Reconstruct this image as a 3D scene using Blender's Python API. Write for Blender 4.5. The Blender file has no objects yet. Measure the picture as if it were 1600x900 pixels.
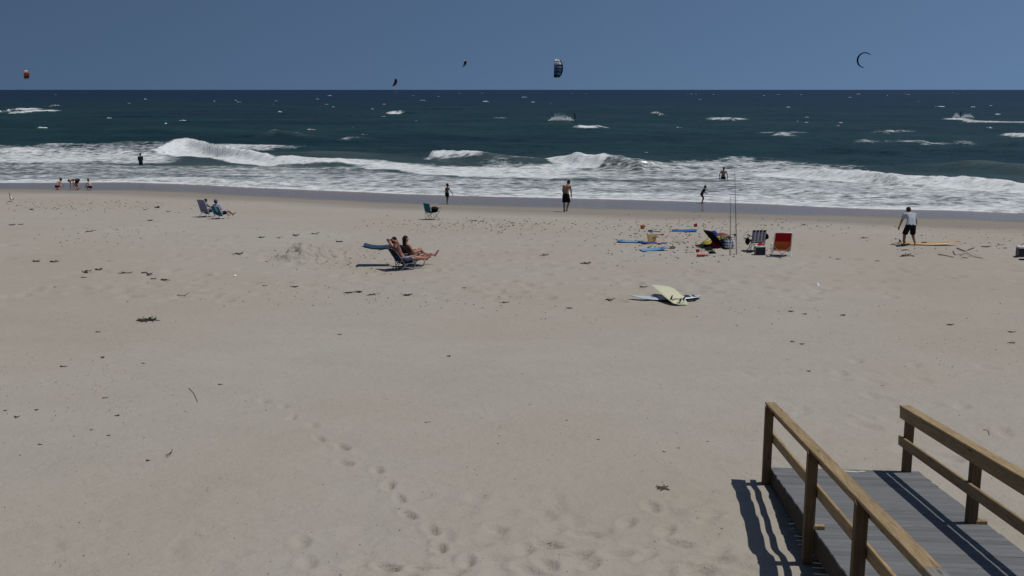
import bpy, bmesh, math, random
import numpy as np
from mathutils import Vector, Matrix, Euler
R = math.radians
random.seed(7)
scene = bpy.context.scene
COL = scene.collection

# ------------------------------------------------------------------ camera, sky, sun, exposure
FPX = 1644.0                      # focal length in pixels of the 1600 px wide photograph
PITCH = math.atan(310.0 / FPX)    # horizon lies 310 px above the picture centre
CAMZ = 7.2
cam_d = bpy.data.cameras.new('camera')
cam_d.sensor_width = 36.0
cam_d.lens = 36.0 * FPX / 1600.0
cam_d.clip_start = 0.1
cam_d.clip_end = 90000
cam = bpy.data.objects.new('camera', cam_d)
cam.location = (0, 0, CAMZ)
cam.rotation_euler = (math.pi / 2 - PITCH, 0, 0)
COL.objects.link(cam)
scene.camera = cam

SUN_EL = R(68.5)
SUN_AZ = R(5.0)                   # measured from +X (right) towards +Y (the sea)
SUN_DIR = Vector((math.cos(SUN_EL) * math.cos(SUN_AZ), math.cos(SUN_EL) * math.sin(SUN_AZ), math.sin(SUN_EL)))
world = bpy.data.worlds.new('World')
scene.world = world
world.use_nodes = True
wn = world.node_tree
wn.nodes.clear()
sky = wn.nodes.new('ShaderNodeTexSky')
sky.sky_type = 'NISHITA'
sky.sun_disc = False
sky.sun_elevation = SUN_EL
sky.sun_rotation = math.atan2(SUN_DIR.x, SUN_DIR.y)
sky.altitude = 0
sky.air_density = 0.75
sky.dust_density = 0.4
sky.ozone_density = 3.5
# a clear dry-air sky without a milky horizon, a little brighter on the sun's side
tc = wn.nodes.new('ShaderNodeTexCoord')
sx = wn.nodes.new('ShaderNodeSeparateXYZ'); wn.links.new(tc.outputs['Generated'], sx.inputs[0])
mz = wn.nodes.new('ShaderNodeMath'); mz.operation = 'MULTIPLY_ADD'; mz.inputs[1].default_value = 0.75; mz.inputs[2].default_value = 0.25; wn.links.new(sx.outputs[2], mz.inputs[0])
cx_ = wn.nodes.new('ShaderNodeCombineXYZ'); wn.links.new(sx.outputs[0], cx_.inputs[0]); wn.links.new(sx.outputs[1], cx_.inputs[1]); wn.links.new(mz.outputs[0], cx_.inputs[2])
nv_ = wn.nodes.new('ShaderNodeVectorMath'); nv_.operation = 'NORMALIZE'; wn.links.new(cx_.outputs[0], nv_.inputs[0]); wn.links.new(nv_.outputs[0], sky.inputs['Vector'])
gx = wn.nodes.new('ShaderNodeMath'); gx.operation = 'MULTIPLY_ADD'; gx.inputs[1].default_value = 0.42; gx.inputs[2].default_value = 1.0; wn.links.new(sx.outputs[0], gx.inputs[0])
tint = wn.nodes.new('ShaderNodeVectorMath'); tint.operation = 'MULTIPLY'; tint.inputs[1].default_value = (1.03, 1.055, 1.02)
lit = wn.nodes.new('ShaderNodeVectorMath'); lit.operation = 'SCALE'
wn.links.new(sky.outputs[0], tint.inputs[0]); wn.links.new(tint.outputs[0], lit.inputs[0]); wn.links.new(gx.outputs[0], lit.inputs['Scale'])
bg = wn.nodes.new('ShaderNodeBackground')
bg.inputs['Strength'].default_value = 0.056
wo = wn.nodes.new('ShaderNodeOutputWorld')
wn.links.new(lit.outputs[0], bg.inputs['Color'])
wn.links.new(bg.outputs[0], wo.inputs['Surface'])

sun_d = bpy.data.lights.new('sun', 'SUN')
sun_d.energy = 2.75
sun_d.angle = R(0.5)
sun_d.color = (1.0, 0.955, 0.89)
sun = bpy.data.objects.new('sun', sun_d)
sun.rotation_euler = SUN_DIR.to_track_quat('Z', 'Y').to_euler()
sun.location = (20, 10, 40)
COL.objects.link(sun)

vs = scene.view_settings
vs.view_transform = 'Standard'
vs.look = 'None'
vs.exposure = 0.0
vs.gamma = 1.0
vs.use_curve_mapping = False

# ------------------------------------------------------------------ helpers: rays, noise, ground
FWD = Vector((0, math.cos(PITCH), -math.sin(PITCH)))
UPV = Vector((0, math.sin(PITCH), math.cos(PITCH)))
def ray(px, py):
    return Vector((1, 0, 0)) * ((px - 800) / FPX) + UPV * ((450 - py) / FPX) + FWD
def at_z(px, py, z=0.0):
    d = ray(px, py); t = (z - CAMZ) / d.z
    return Vector((0, 0, CAMZ)) + d * t
def at_y(px, py, y):
    d = ray(px, py); t = y / d.y
    return Vector((0, 0, CAMZ)) + d * t

def _h(ix, iy, seed):
    n = (ix.astype(np.int64) * 374761393 + iy.astype(np.int64) * 668265263 + seed * 974634777) & 0xffffffff
    n = ((n ^ (n >> 13)) * 1274126177) & 0xffffffff
    n = n ^ (n >> 16)
    return (n & 0xffff) / 65535.0
def vnoise(x, y, seed=0):
    x = np.asarray(x, float); y = np.asarray(y, float)
    ix = np.floor(x); iy = np.floor(y); fx = x - ix; fy = y - iy
    fx = fx * fx * (3 - 2 * fx); fy = fy * fy * (3 - 2 * fy)
    a = _h(ix, iy, seed); b = _h(ix + 1, iy, seed); c = _h(ix, iy + 1, seed); d = _h(ix + 1, iy + 1, seed)
    return (a * (1 - fx) + b * fx) * (1 - fy) + (c * (1 - fx) + d * fx) * fy
def fbm(x, y, seed=0, octv=4):
    s = 0; a = 0.5; t = 0
    for k in range(octv):
        s = s + a * vnoise(x * 2 ** k + 13.7 * k, y * 2 ** k - 7.3 * k, seed + k); t += a; a *= 0.5
    return s / t - 0.5
def sstep(a, b, x):
    t = np.clip((x - a) / (b - a), 0, 1); return t * t * (3 - 2 * t)

def curve_px(pts, z):
    """a line on the ground given by points of the photograph -> world X,Y arrays, extended sideways"""
    w = [at_z(px, py, z) for px, py in pts]
    xs = np.array([p.x for p in w]); ys = np.array([p.y for p in w])
    sl = -0.27
    xs = np.concatenate([[-40000], xs, [400]]); 
    ys = np.concatenate([[ys[0] + sl * (-40000 - xs[1])], ys, [ys[-1] + sl * (400 - xs[-2])]])
    return xs, ys
SHORE = curve_px([(0, 285), (100, 284.6), (200, 284.5), (280, 287), (400, 293), (500, 297), (640, 303), (760, 306.5), (880, 309), (1000, 312), (1100, 315), (1190, 318), (1300, 323.5), (1380, 326.5), (1480, 328), (1540, 330.5), (1600, 333)], 0.05)
WETL = curve_px([(0, 298), (100, 299), (200, 300), (300, 303), (400, 309), (520, 315), (640, 321), (760, 324), (880, 327), (1000, 331), (1100, 335), (1190, 337), (1300, 338.5), (1380, 340.5), (1480, 343), (1540, 346), (1600, 349)], 0.15)
DAMPL = curve_px([(0, 305), (200, 308), (400, 316), (640, 331), (760, 336), (880, 341), (1000, 346), (1190, 350), (1380, 356), (1600, 366)], 0.25)
def ycurve(c, X): return np.interp(X, c[0], c[1])
PROF_D = np.array([-200, -75, -56, -40, -24, -16, -9, -4, 0, 6, 30, 80, 400])
PROF_Z = np.array([4.0, 2.25, 1.75, 1.34, 0.92, 0.60, 0.26, 0.13, 0.05, -0.2, -1.2, -3.0, -6.0])
def sand_base(X, Y):
    d = Y - ycurve(SHORE, X)
    z = (np.interp(d - 1.5, PROF_D, PROF_Z) + np.interp(d, PROF_D, PROF_Z) + np.interp(d + 1.5, PROF_D, PROF_Z)) / 3
    dry = sstep(-6, -16, d)
    z = z + dry * (0.10 * fbm(X / 7.0, Y / 5.0, 3, 3) + 0.035 * fbm(X / 1.4, Y / 1.1, 9, 3))
    # low ridge of an old berm where drier sand meets packed sand
    z = z + 0.05 * np.exp(-((d + 41 + 1.2 * fbm(X / 6, Y * 0, 5)) / 1.1) ** 2)
    # blown, trampled sand near the ramp
    near = sstep(24, 14, Y)
    z = z + near * (0.032 * fbm(X / 1.1 + 0.3 * Y, Y / 0.7, 21, 3) + 0.006 * fbm(X / 0.22, Y / 0.2, 31, 2))
    # drifts against the ramp
    dr = sstep(2.0, 3.0, X) * sstep(16, 13.5, Y) * sstep(6.8, 5.8, X)
    z = z + dr * (0.20 * fbm(X / 1.1 + 3, Y / 0.8, 61, 3))
    return z
def gz(x, y): return float(sand_base(np.array([x]), np.array([y]))[0])
def G(px, py):
    """the point of the sand seen at a pixel of the photograph"""
    z = 1.0
    for _ in range(8):
        p = at_z(px, py, z); z = float(np.interp(p.y - np.interp(p.x, *SHORE), PROF_D, PROF_Z))
    for _ in range(2):
        p = at_z(px, py, z); z = gz(p.x, p.y)
    p.z = z
    return p

# ------------------------------------------------------------------ helpers: tags and meshes
def tag(o, label=None, cat=None, group=None, kind=None):
    if label: o['label'] = label
    if cat: o['category'] = cat
    if group: o['group'] = group
    if kind: o['kind'] = kind
    return o
def empty(name, loc, rz=0.0, rot=None):
    o = bpy.data.objects.new(name, None)
    o.location = loc
    o.rotation_euler = rot if rot else (0, 0, rz)
    o.empty_display_size = 0.2
    COL.objects.link(o); return o
class MB:
    def __init__(s): s.v = []; s.f = []
    def add(s, verts, faces):
        o = len(s.v); s.v += [tuple(p) for p in verts]; s.f += [tuple(i + o for i in f) for f in faces]; return s
    def box(s, c, size, rot=None, bev=0.0):
        hx, hy, hz = [q / 2 for q in size]
        M = rot.to_matrix() if isinstance(rot, Euler) else (rot if rot is not None else Matrix.Identity(3))
        if bev <= 0:
            vs_ = [(x, y, z) for x in (-hx, hx) for y in (-hy, hy) for z in (-hz, hz)]
            fs = [(0, 1, 3, 2), (4, 6, 7, 5), (0, 4, 5, 1), (2, 3, 7, 6), (0, 2, 6, 4), (1, 5, 7, 3)]
        else:
            bm = bmesh.new(); bmesh.ops.create_cube(bm, size=1.0)
            for v in bm.verts: v.co = Vector((v.co.x * size[0], v.co.y * size[1], v.co.z * size[2]))
            bmesh.ops.bevel(bm, geom=bm.edges[:], offset=bev, segments=1, affect='EDGES')
            bm.verts.index_update()
            vs_ = [v.co.copy() for v in bm.verts]; fs = [[v.index for v in f.verts] for f in bm.faces]; bm.free()
        return s.add([M @ Vector(p) + Vector(c) for p in vs_], fs)
    def tube(s, pts, r, n=8, cap=True):
        pts = [Vector(p) for p in pts]; m = len(pts)
        rs = list(r) if hasattr(r, '__len__') else [r] * m
        vs_ = []; prev = None
        for i in range(m):
            t = (pts[min(i + 1, m - 1)] - pts[max(i - 1, 0)]).normalized()
            if prev is None:
                a = Vector((0, 0, 1)) if abs(t.z) < 0.9 else Vector((1, 0, 0)); u = t.cross(a).normalized()
            else:
                u = (prev - t * prev.dot(t)).normalized()
            prev = u; w = t.cross(u)
            for k in range(n):
                an = 2 * math.pi * k / n; vs_.append(pts[i] + (u * math.cos(an) + w * math.sin(an)) * rs[i])
        fs = []
        for i in range(m - 1):
            for k in range(n):
                k2 = (k + 1) % n; fs.append((i * n + k, i * n + k2, (i + 1) * n + k2, (i + 1) * n + k))
        if cap:
            fs.append(tuple(reversed(range(n)))); fs.append(tuple(range((m - 1) * n, m * n)))
        return s.add(vs_, fs)
    def ball(s, c, rad, rot=None, nu=12, nv=8):
        rx, ry, rz_ = rad if hasattr(rad, '__len__') else (rad,) * 3
        M = rot if rot is not None else Matrix.Identity(3)
        vs_ = [Vector((0, 0, -rz_))]
        for i in range(1, nv):
            ph = -math.pi / 2 + math.pi * i / nv
            for k in range(nu):
                an = 2 * math.pi * k / nu
                vs_.append(Vector((rx * math.cos(ph) * math.cos(an), ry * math.cos(ph) * math.sin(an), rz_ * math.sin(ph))))
        vs_.append(Vector((0, 0, rz_)))
        fs = [(0, 1 + (k + 1) % nu, 1 + k) for k in range(nu)]
        for i in range(nv - 2):
            for k in range(nu):
                a = 1 + i * nu + k; b = 1 + i * nu + (k + 1) % nu; fs.append((a, b, b + nu, a + nu))
        top = len(vs_) - 1; o = 1 + (nv - 2) * nu
        fs += [(o + k, o + (k + 1) % nu, top) for k in range(nu)]
        return s.add([M @ p + Vector(c) for p in vs_], fs)
    def capsule(s, a, b, ra, rb, n=12):
        a = Vector(a); b = Vector(b); t = (b - a).normalized()
        P = []; Q = []
        for k in range(1, 4):
            an = math.pi / 2 * (1 - k / 4); P.append((a - t * (ra * math.sin(an)), ra * math.cos(an)))
        P.append((a, ra)); P.append((b, rb))
        for k in range(1, 4):
            an = math.pi / 2 * (k / 4); P.append((b + t * (rb * math.sin(an)), rb * math.cos(an)))
        return s.tube([p for p, _ in P], [q for _, q in P], n)
    def lathe(s, c, prof, n=20, rot=None):
        M = rot if rot is not None else Matrix.Identity(3); m = len(prof)
        vs_ = [M @ Vector((r * math.cos(2 * math.pi * k / n), r * math.sin(2 * math.pi * k / n), z)) + Vector(c) for r, z in prof for k in range(n)]
        fs = [(i * n + k, i * n + (k + 1) % n, (i + 1) * n + (k + 1) % n, (i + 1) * n + k) for i in range(m - 1) for k in range(n)]
        fs.append(tuple(reversed(range(n)))); fs.append(tuple(range((m - 1) * n, m * n)))
        return s.add(vs_, fs)
    def sheet(s, rows, th):
        """grid of points given a thickness along its own normals"""
        m = len(rows); n = len(rows[0]); P = [[Vector(p) for p in r] for r in rows]; top = []; bot = []
        for i in range(m):
            for j in range(n):
                du = P[min(i + 1, m - 1)][j] - P[max(i - 1, 0)][j]; dv = P[i][min(j + 1, n - 1)] - P[i][max(j - 1, 0)]
                nn = du.cross(dv); nn = nn.normalized() if nn.length > 1e-9 else Vector((0, 0, 1))
                top.append(P[i][j] + nn * th / 2); bot.append(P[i][j] - nn * th / 2)
        N = m * n; fs = []
        for i in range(m - 1):
            for j in range(n - 1):
                a = i * n + j; fs.append((a, a + n, a + n + 1, a + 1)); fs.append((N + a, N + a + 1, N + a + n + 1, N + a + n))
        for i in range(m - 1):
            a = i * n; fs.append((a, N + a, N + a + n, a + n)); a = i * n + n - 1; fs.append((a, a + n, N + a + n, N + a))
        for j in range(n - 1):
            a = j; fs.append((a, a + 1, N + a + 1, N + a)); a = (m - 1) * n + j; fs.append((a, N + a, N + a + 1, a + 1))
        return s.add(top + bot, fs)
    def mesh(s, name, m, smooth=True):
        me = bpy.data.meshes.new(name); me.from_pydata(s.v, [], s.f)
        bm = bmesh.new(); bm.from_mesh(me); bmesh.ops.recalc_face_normals(bm, faces=bm.faces[:]); bm.to_mesh(me); bm.free()
        if m: me.materials.append(m)
        if smooth:
            me.polygons.foreach_set('use_smooth', [True] * len(me.polygons))
            me.set_sharp_from_angle(angle=R(42))
        return me
    def build(s, name, m, parent=None, smooth=True):
        o = bpy.data.objects.new(name, s.mesh(name, m, smooth)); COL.objects.link(o)
        if parent: o.parent = parent
        return o
def link(name, me, parent=None, loc=(0, 0, 0), rot=(0, 0, 0), scale=(1, 1, 1)):
    o = bpy.data.objects.new(name, me); COL.objects.link(o)
    if parent: o.parent = parent
    o.location = loc; o.rotation_euler = rot; o.scale = scale; return o

# ------------------------------------------------------------------ materials
class NT:
    def __init__(s, name):
        s.m = bpy.data.materials.new(name); s.m.use_nodes = True; s.t = s.m.node_tree; s.t.nodes.clear()
        s.out = s.n('ShaderNodeOutputMaterial')
    def n(s, typ, **kw):
        o = s.t.nodes.new(typ)
        for k, v in kw.items(): setattr(o, k, v)
        return o
    def l(s, a, b): s.t.links.new(a, b)
    def set(s, node, **kw):
        for k, v in kw.items():
            i = node.inputs[k.replace('_', ' ')]
            if hasattr(v, 'is_output'): s.l(v, i)
            else: i.default_value = v
        return node
    def coord(s, scale=(1, 1, 1), kind='Object'):
        c = s.n('ShaderNodeTexCoord'); mp = s.n('ShaderNodeMapping'); mp.inputs['Scale'].default_value = scale
        s.l(c.outputs[kind], mp.inputs['Vector']); return mp.outputs[0]
    def noise(s, vec, scale, detail=4, rough=0.55, out='Fac', dist=0.0):
        x = s.n('ShaderNodeTexNoise'); s.l(vec, x.inputs['Vector'])
        x.inputs['Scale'].default_value = scale; x.inputs['Detail'].default_value = detail; x.inputs['Roughness'].default_value = rough; x.inputs['Distortion'].default_value = dist
        return x.outputs[out]
    def ramp(s, fac, stops):
        r = s.n('ShaderNodeValToRGB'); s.l(fac, r.inputs[0]); e = r.color_ramp.elements
        while len(e) < len(stops): e.new(0.5)
        for q, (p, c) in zip(e, stops):
            q.position = p; q.color = (c, c, c, 1) if not hasattr(c, '__len__') else (*c[:3], 1)
        return r.outputs[0]
    def math(s, op, a, b=None, c=None, clamp=False):
        x = s.n('ShaderNodeMath', operation=op); x.use_clamp = clamp
        for i, q in enumerate((a, b, c)):
            if q is None: continue
            if hasattr(q, 'is_output'): s.l(q, x.inputs[i])
            else: x.inputs[i].default_value = q
        return x.outputs[0]
    def mix(s, fac, a, b, blend='MIX'):
        x = s.n('ShaderNodeMix', data_type='RGBA', blend_type=blend)
        for q, i in ((fac, 0), (a, 6), (b, 7)):
            if hasattr(q, 'is_output'): s.l(q, x.inputs[i])
            elif i == 0: x.inputs[0].default_value = q
            else: x.inputs[i].default_value = (*q[:3], 1)
        return x.outputs[2]
    def bump(s, h, strength, dist, normal=None):
        b = s.n('ShaderNodeBump'); b.inputs['Strength'].default_value = strength; b.inputs['Distance'].default_value = dist
        s.l(h, b.inputs['Height'])
        if normal: s.l(normal, b.inputs['Normal'])
        return b.outputs[0]
    def attr(s, name):
        a = s.n('ShaderNodeAttribute'); a.attribute_name = name; return a.outputs['Fac']
    def bsdf(s, **kw):
        b = s.n('ShaderNodeBsdfPrincipled'); s.set(b, **kw); return b.outputs[0]
    def done(s, sh): s.l(sh, s.out.inputs['Surface']); return s.m
def rgb(h):
    h = [int(h[i:i + 2], 16) / 255 for i in (0, 2, 4)]
    return tuple(c / 12.92 if c <= 0.04045 else ((c + 0.055) / 1.055) ** 2.4 for c in h)
MATS = {}
def mat(name, col, rough=0.6, var=0.25, scale=9.0, bump=0.0, spec=0.4, metal=0.0):
    if name in MATS: return MATS[name]
    t = NT(name); v = t.coord()
    nz = t.noise(v, scale, 5, 0.6)
    c2 = tuple(min(1, c * (1 + var)) for c in col); c1 = tuple(c * (1 - var) for c in col)
    cc = t.mix(nz, c1, c2)
    kw = dict(Base_Color=cc, Roughness=rough, Specular_IOR_Level=spec, Metallic=metal)
    if bump: kw['Normal'] = t.bump(t.noise(v, scale * 6, 3), bump, 0.01)
    MATS[name] = t.done(t.bsdf(**kw)); return MATS[name]
def fabric(name, col, var=0.15, thin=0.22):
    if name in MATS: return MATS[name]
    t = NT(name); v = t.coord()
    cc = t.mix(t.noise(v, 7, 4), tuple(c * (1 - var) for c in col), tuple(min(1, c * (1 + var)) for c in col))
    h = t.math('ADD', t.noise(v, 5, 3), t.math('MULTIPLY', t.noise(v, 160, 2), 0.15))
    b = t.bsdf(Base_Color=cc, Roughness=0.85, Specular_IOR_Level=0.2, Normal=t.bump(h, 0.5, 0.03))
    tr = t.n('ShaderNodeBsdfTranslucent'); t.l(cc, tr.inputs['Color'])
    mx = t.n('ShaderNodeMixShader'); mx.inputs[0].default_value = thin; t.l(b, mx.inputs[1]); t.l(tr.outputs[0], mx.inputs[2])
    MATS[name] = t.done(mx.outputs[0]); return MATS[name]
def stripes(name, ca, cb, axis, freq, duty=0.5):
    if name in MATS: return MATS[name]
    t = NT(name); sp = t.n('ShaderNodeSeparateXYZ'); t.l(t.coord(), sp.inputs[0])
    f = t.math('FRACT', t.math('MULTIPLY', sp.outputs[axis], freq)); f = t.math('GREATER_THAN', f, duty)
    MATS[name] = t.done(t.bsdf(Base_Color=t.mix(f, ca, cb), Roughness=0.85, Specular_IOR_Level=0.2)); return MATS[name]
def wood_mat(name, dark, light, axis=1):
    t = NT(name)
    inf = t.n('ShaderNodeObjectInfo')
    sc = [14, 14, 14]; sc[axis] = 0.9
    c = t.n('ShaderNodeTexCoord'); ad = t.n('ShaderNodeVectorMath', operation='ADD'); t.l(c.outputs['Object'], ad.inputs[0]); 
    cm = t.n('ShaderNodeCombineXYZ'); rr = t.math('MULTIPLY', inf.outputs['Random'], 37.0); t.l(rr, cm.inputs[0]); t.l(rr, cm.inputs[1]); t.l(cm.outputs[0], ad.inputs[1])
    mp = t.n('ShaderNodeMapping'); mp.inputs['Scale'].default_value = sc; t.l(ad.outputs[0], mp.inputs['Vector'])
    g = t.noise(mp.outputs[0], 3.0, 6, 0.65, dist=0.6); big = t.noise(ad.outputs[0], 1.3, 3)
    base = t.mix(t.ramp(g, [(0.3, 0), (0.72, 1)]), dark, light)
    base = t.mix(t.math('MULTIPLY', big, 0.5), base, tuple(q * 0.6 for q in dark))
    vo = t.n('ShaderNodeTexVoronoi'); mk = t.n('ShaderNodeMapping'); k = [7, 7, 7]; k[axis] = 1.6; mk.inputs['Scale'].default_value = k
    t.l(ad.outputs[0], mk.inputs['Vector']); t.l(mk.outputs[0], vo.inputs['Vector']); vo.inputs['Scale'].default_value = 1.0
    knot = t.ramp(vo.outputs['Distance'], [(0.05, 1), (0.13, 0)])
    base = t.mix(t.math('MULTIPLY', knot, 0.75), base, tuple(q * 0.35 for q in dark))
    vb = t.math('MULTIPLY_ADD', inf.outputs['Random'], 0.3, 0.85)
    hs = t.n('ShaderNodeHueSaturation'); t.l(vb, hs.inputs['Value']); t.l(base, hs.inputs['Color'])
    return t.done(t.bsdf(Base_Color=hs.outputs[0], Roughness=0.8, Specular_IOR_Level=0.25, Normal=t.bump(g, 0.5, 0.006)))

SAND_C = (0.404, 0.383, 0.338)
def sand_mat(name='beach_sand', plain=False):
    t = NT(name); v = t.coord()
    big = t.noise(v, 0.10, 5, 0.6); mid = t.noise(t.coord((0.5, 1.4, 1)), 0.7, 5, 0.65); fine = t.noise(v, 26, 4, 0.7); grain = t.noise(v, 160, 2, 0.7)
    c = t.mix(t.ramp(big, [(0.35, 0), (0.68, 1)]), SAND_C, tuple(a * b for a, b in zip(SAND_C, (0.93, 0.87, 0.83))))
    c = t.mix(t.math('MULTIPLY', t.ramp(mid, [(0.45, 0), (0.75, 1)]), 0.30), c, tuple(a * b for a, b in zip(SAND_C, (0.80, 0.77, 0.73))))
    c = t.mix(t.math('MULTIPLY', fine, 0.16), c, tuple(a * 0.55 for a in SAND_C))
    c = t.mix(t.math('MULTIPLY', grain, 0.18), c, tuple(a * 0.5 for a in SAND_C))
    # scattered shell and weed flecks
    def flecks(scale, thr, col, dens, c):
        vo = t.n('ShaderNodeTexVoronoi'); t.l(v, vo.inputs['Vector']); vo.inputs['Scale'].default_value = scale
        sp = t.n('ShaderNodeSeparateColor'); t.l(vo.outputs['Color'], sp.inputs[0])
        f = t.math('MULTIPLY', t.ramp(vo.outputs['Distance'], [(thr * 0.6, 1), (thr, 0)]), t.math('LESS_THAN', sp.outputs[0], dens))
        return t.mix(t.math('MULTIPLY', f, 0.8), c, col)
    c = flecks(4.0, 0.07, (0.10, 0.085, 0.07), 0.14, c)
    c = flecks(9.0, 0.09, (0.09, 0.08, 0.065), 0.10, c)
    c = flecks(11.0, 0.13, (0.10, 0.085, 0.07), 0.10, c)
    h = t.math('ADD', t.math('MULTIPLY', t.noise(t.coord((0.7, 1.3, 1)), 2.2, 5, 0.65), 0.085), t.math('ADD', t.math('MULTIPLY', fine, 0.010), t.math('MULTIPLY', t.noise(v, 7.5, 3, 0.6), 0.022)))
    if plain:
        return t.done(t.bsdf(Base_Color=c, Roughness=0.95, Specular_IOR_Level=0.1, Normal=t.bump(h, 0.8, 1.0)))
    # wetness: how far the sea has soaked the sand (a property of the place)
    wob = t.noise(t.coord((0.35, 1, 1)), 0.6, 4)
    wet = t.math('ADD', t.attr('wet'), t.math('MULTIPLY', t.math('SUBTRACT', wob, 0.5), 0.7))
    damp = t.math('ADD', t.attr('damp'), t.math('MULTIPLY', t.math('SUBTRACT', wob, 0.5), 0.5))
    fw = t.ramp(wet, [(0.25, 0), (0.8, 1)]); fd = t.ramp(damp, [(0.15, 0), (0.85, 1)])
    c = t.mix(t.math('MULTIPLY', fd, 0.75), c, (0.215, 0.195, 0.170))
    c = t.mix(fw, c, t.mix(t.attr('wash'), (0.190, 0.166, 0.140), (0.215, 0.170, 0.140)))
    rough = t.math('MULTIPLY_ADD', fw, -0.78, 0.95); rough = t.math('MAXIMUM', t.math('ADD', rough, t.math('MULTIPLY', t.math('SUBTRACT', t.noise(t.coord((0.15, 1, 1)), 0.8, 4), 0.5), 0.5)), 0.12)
    hb = t.math('MULTIPLY', h, t.math('MULTIPLY_ADD', fd, -0.97, 1.0))
    spec = t.math('MULTIPLY', t.math('ADD', fw, 0.3), t.math('MULTIPLY', t.ramp(t.noise(t.coord((0.10, 0.7, 1)), 0.7, 4, 0.6), [(0.35, 0.2), (0.65, 1)]), 0.07))
    return t.done(t.bsdf(Base_Color=c, Roughness=rough, Specular_IOR_Level=spec, Normal=t.bump(hb, 0.8, 1.0)))

def sea_mat():
    t = NT('sea_water')
    geo = t.n('ShaderNodeNewGeometry'); v = t.coord()
    # small waves tilt the surface
    def tilt(scale, amt, stretch=(0.6, 1, 1)):
        c = t.noise(t.coord(stretch), scale, 3, 0.6, out='Color')
        s1 = t.n('ShaderNodeVectorMath', operation='SUBTRACT'); t.l(c, s1.inputs[0]); s1.inputs[1].default_value = (0.5, 0.5, 0.5)
        s2 = t.n('ShaderNodeVectorMath', operation='MULTIPLY'); t.l(s1.outputs[0], s2.inputs[0]); s2.inputs[1].default_value = (amt * 0.6, amt, 0); return s2.outputs[0]
    acc = geo.outputs['Normal']
    for sc, am in ((3.2, 1.3), (0.7, 1.3), (0.12, 0.6)):
        a = t.n('ShaderNodeVectorMath', operation='ADD'); t.l(acc, a.inputs[0]); t.l(tilt(sc, am), a.inputs[1]); acc = a.outputs[0]
    nn = t.n('ShaderNodeVectorMath', operation='NORMALIZE'); t.l(acc, nn.inputs[0])
    sh = t.attr('shallow_glow'); patch = t.noise(t.coord((0.25, 1, 1)), 0.035, 4, 0.6)
    deep = t.mix(t.ramp(patch, [(0.40, 0), (0.62, 1)]), (0.0030, 0.0205, 0.0235), (0.0085, 0.0345, 0.0335))
    deep = t.mix(t.attr('offshore'), deep, (0.0012, 0.0155, 0.0370))
    c = t.mix(sh, deep, (0.072, 0.098, 0.094))
    df = t.n('ShaderNodeBsdfDiffuse'); t.l(c, df.inputs['Color']); t.l(nn.outputs[0], df.inputs['Normal'])
    gl = t.n('ShaderNodeBsdfGlossy'); gl.inputs['Roughness'].default_value = 0.22; gl.inputs['Color'].default_value = (1, 1, 1, 1); t.l(nn.outputs[0], gl.inputs['Normal'])
    # a choppy sea never reflects like a flat mirror: wave slopes and self-shadowing cap the reflectance
    fr = t.n('ShaderNodeFresnel'); fr.inputs['IOR'].default_value = 1.333; t.l(nn.outputs[0], fr.inputs['Normal'])
    wmx = t.n('ShaderNodeMixShader'); t.l(t.math('MINIMUM', fr.outputs[0], 0.155), wmx.inputs[0]); t.l(df.outputs[0], wmx.inputs[1]); t.l(gl.outputs[0], wmx.inputs[2]); water = wmx.outputs[0]
    # foam
    lace = t.n('ShaderNodeTexVoronoi', feature='DISTANCE_TO_EDGE'); dv = t.n('ShaderNodeVectorMath', operation='ADD')
    wc = t.noise(v, 0.9, 3, out='Color'); t.l(v, dv.inputs[0]); t.l(wc, dv.inputs[1]); mp = t.n('ShaderNodeMapping'); mp.inputs['Scale'].default_value = (0.55, 0.9, 1)
    t.l(dv.outputs[0], mp.inputs['Vector']); t.l(mp.outputs[0], lace.inputs['Vector']); lace.inputs['Scale'].default_value = 1.0
    lc = t.ramp(lace.outputs[0], [(0.0, 1), (0.35, 0)])
    n1 = t.noise(t.coord((0.42, 1.0, 1)), 3.2, 8, 0.72); n2 = t.noise(t.coord((0.35, 1.0, 1)), 0.32, 4, 0.6)
    tex = t.math('ADD', t.math('MULTIPLY', n1, 0.66), t.math('ADD', t.math('MULTIPLY', n2, 0.30), t.math('MULTIPLY', lc, 0.10)))
    f = t.math('ADD', t.math('MULTIPLY', t.attr('foam'), 0.80), t.math('MULTIPLY', t.math('SUBTRACT', tex, 0.50), 2.7))
    f = t.math('MULTIPLY', t.ramp(f, [(0.26, 0), (0.82, 1)]), t.math('MULTIPLY', t.attr('foam'), 6.0, clamp=True))
    fa_ = t.n('ShaderNodeVectorMath', operation='ADD'); t.l(geo.outputs['Normal'], fa_.inputs[0]); t.l(tilt(2.2, 1.5), fa_.inputs[1]); fb_ = t.n('ShaderNodeVectorMath', operation='NORMALIZE'); t.l(fa_.outputs[0], fb_.inputs[0]); fb = fb_.outputs[0]
    foam = t.bsdf(Base_Color=t.mix(t.ramp(n1, [(0.3, 0), (0.7, 1)]), (0.47, 0.52, 0.54), (0.80, 0.81, 0.81)), Roughness=0.8, Specular_IOR_Level=0.2, Normal=fb)
    mx = t.n('ShaderNodeMixShader'); t.l(f, mx.inputs[0]); t.l(water, mx.inputs[1]); t.l(foam, mx.inputs[2])
    return t.done(mx.outputs[0])
M_SAND = sand_mat(); M_SANDP = sand_mat('loose_sand', True); M_SEA = sea_mat()
M_FOAM = mat('sea_foam', (0.72, 0.75, 0.77), 0.85, 0.12, 2.0, 0.6, 0.15)
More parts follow.
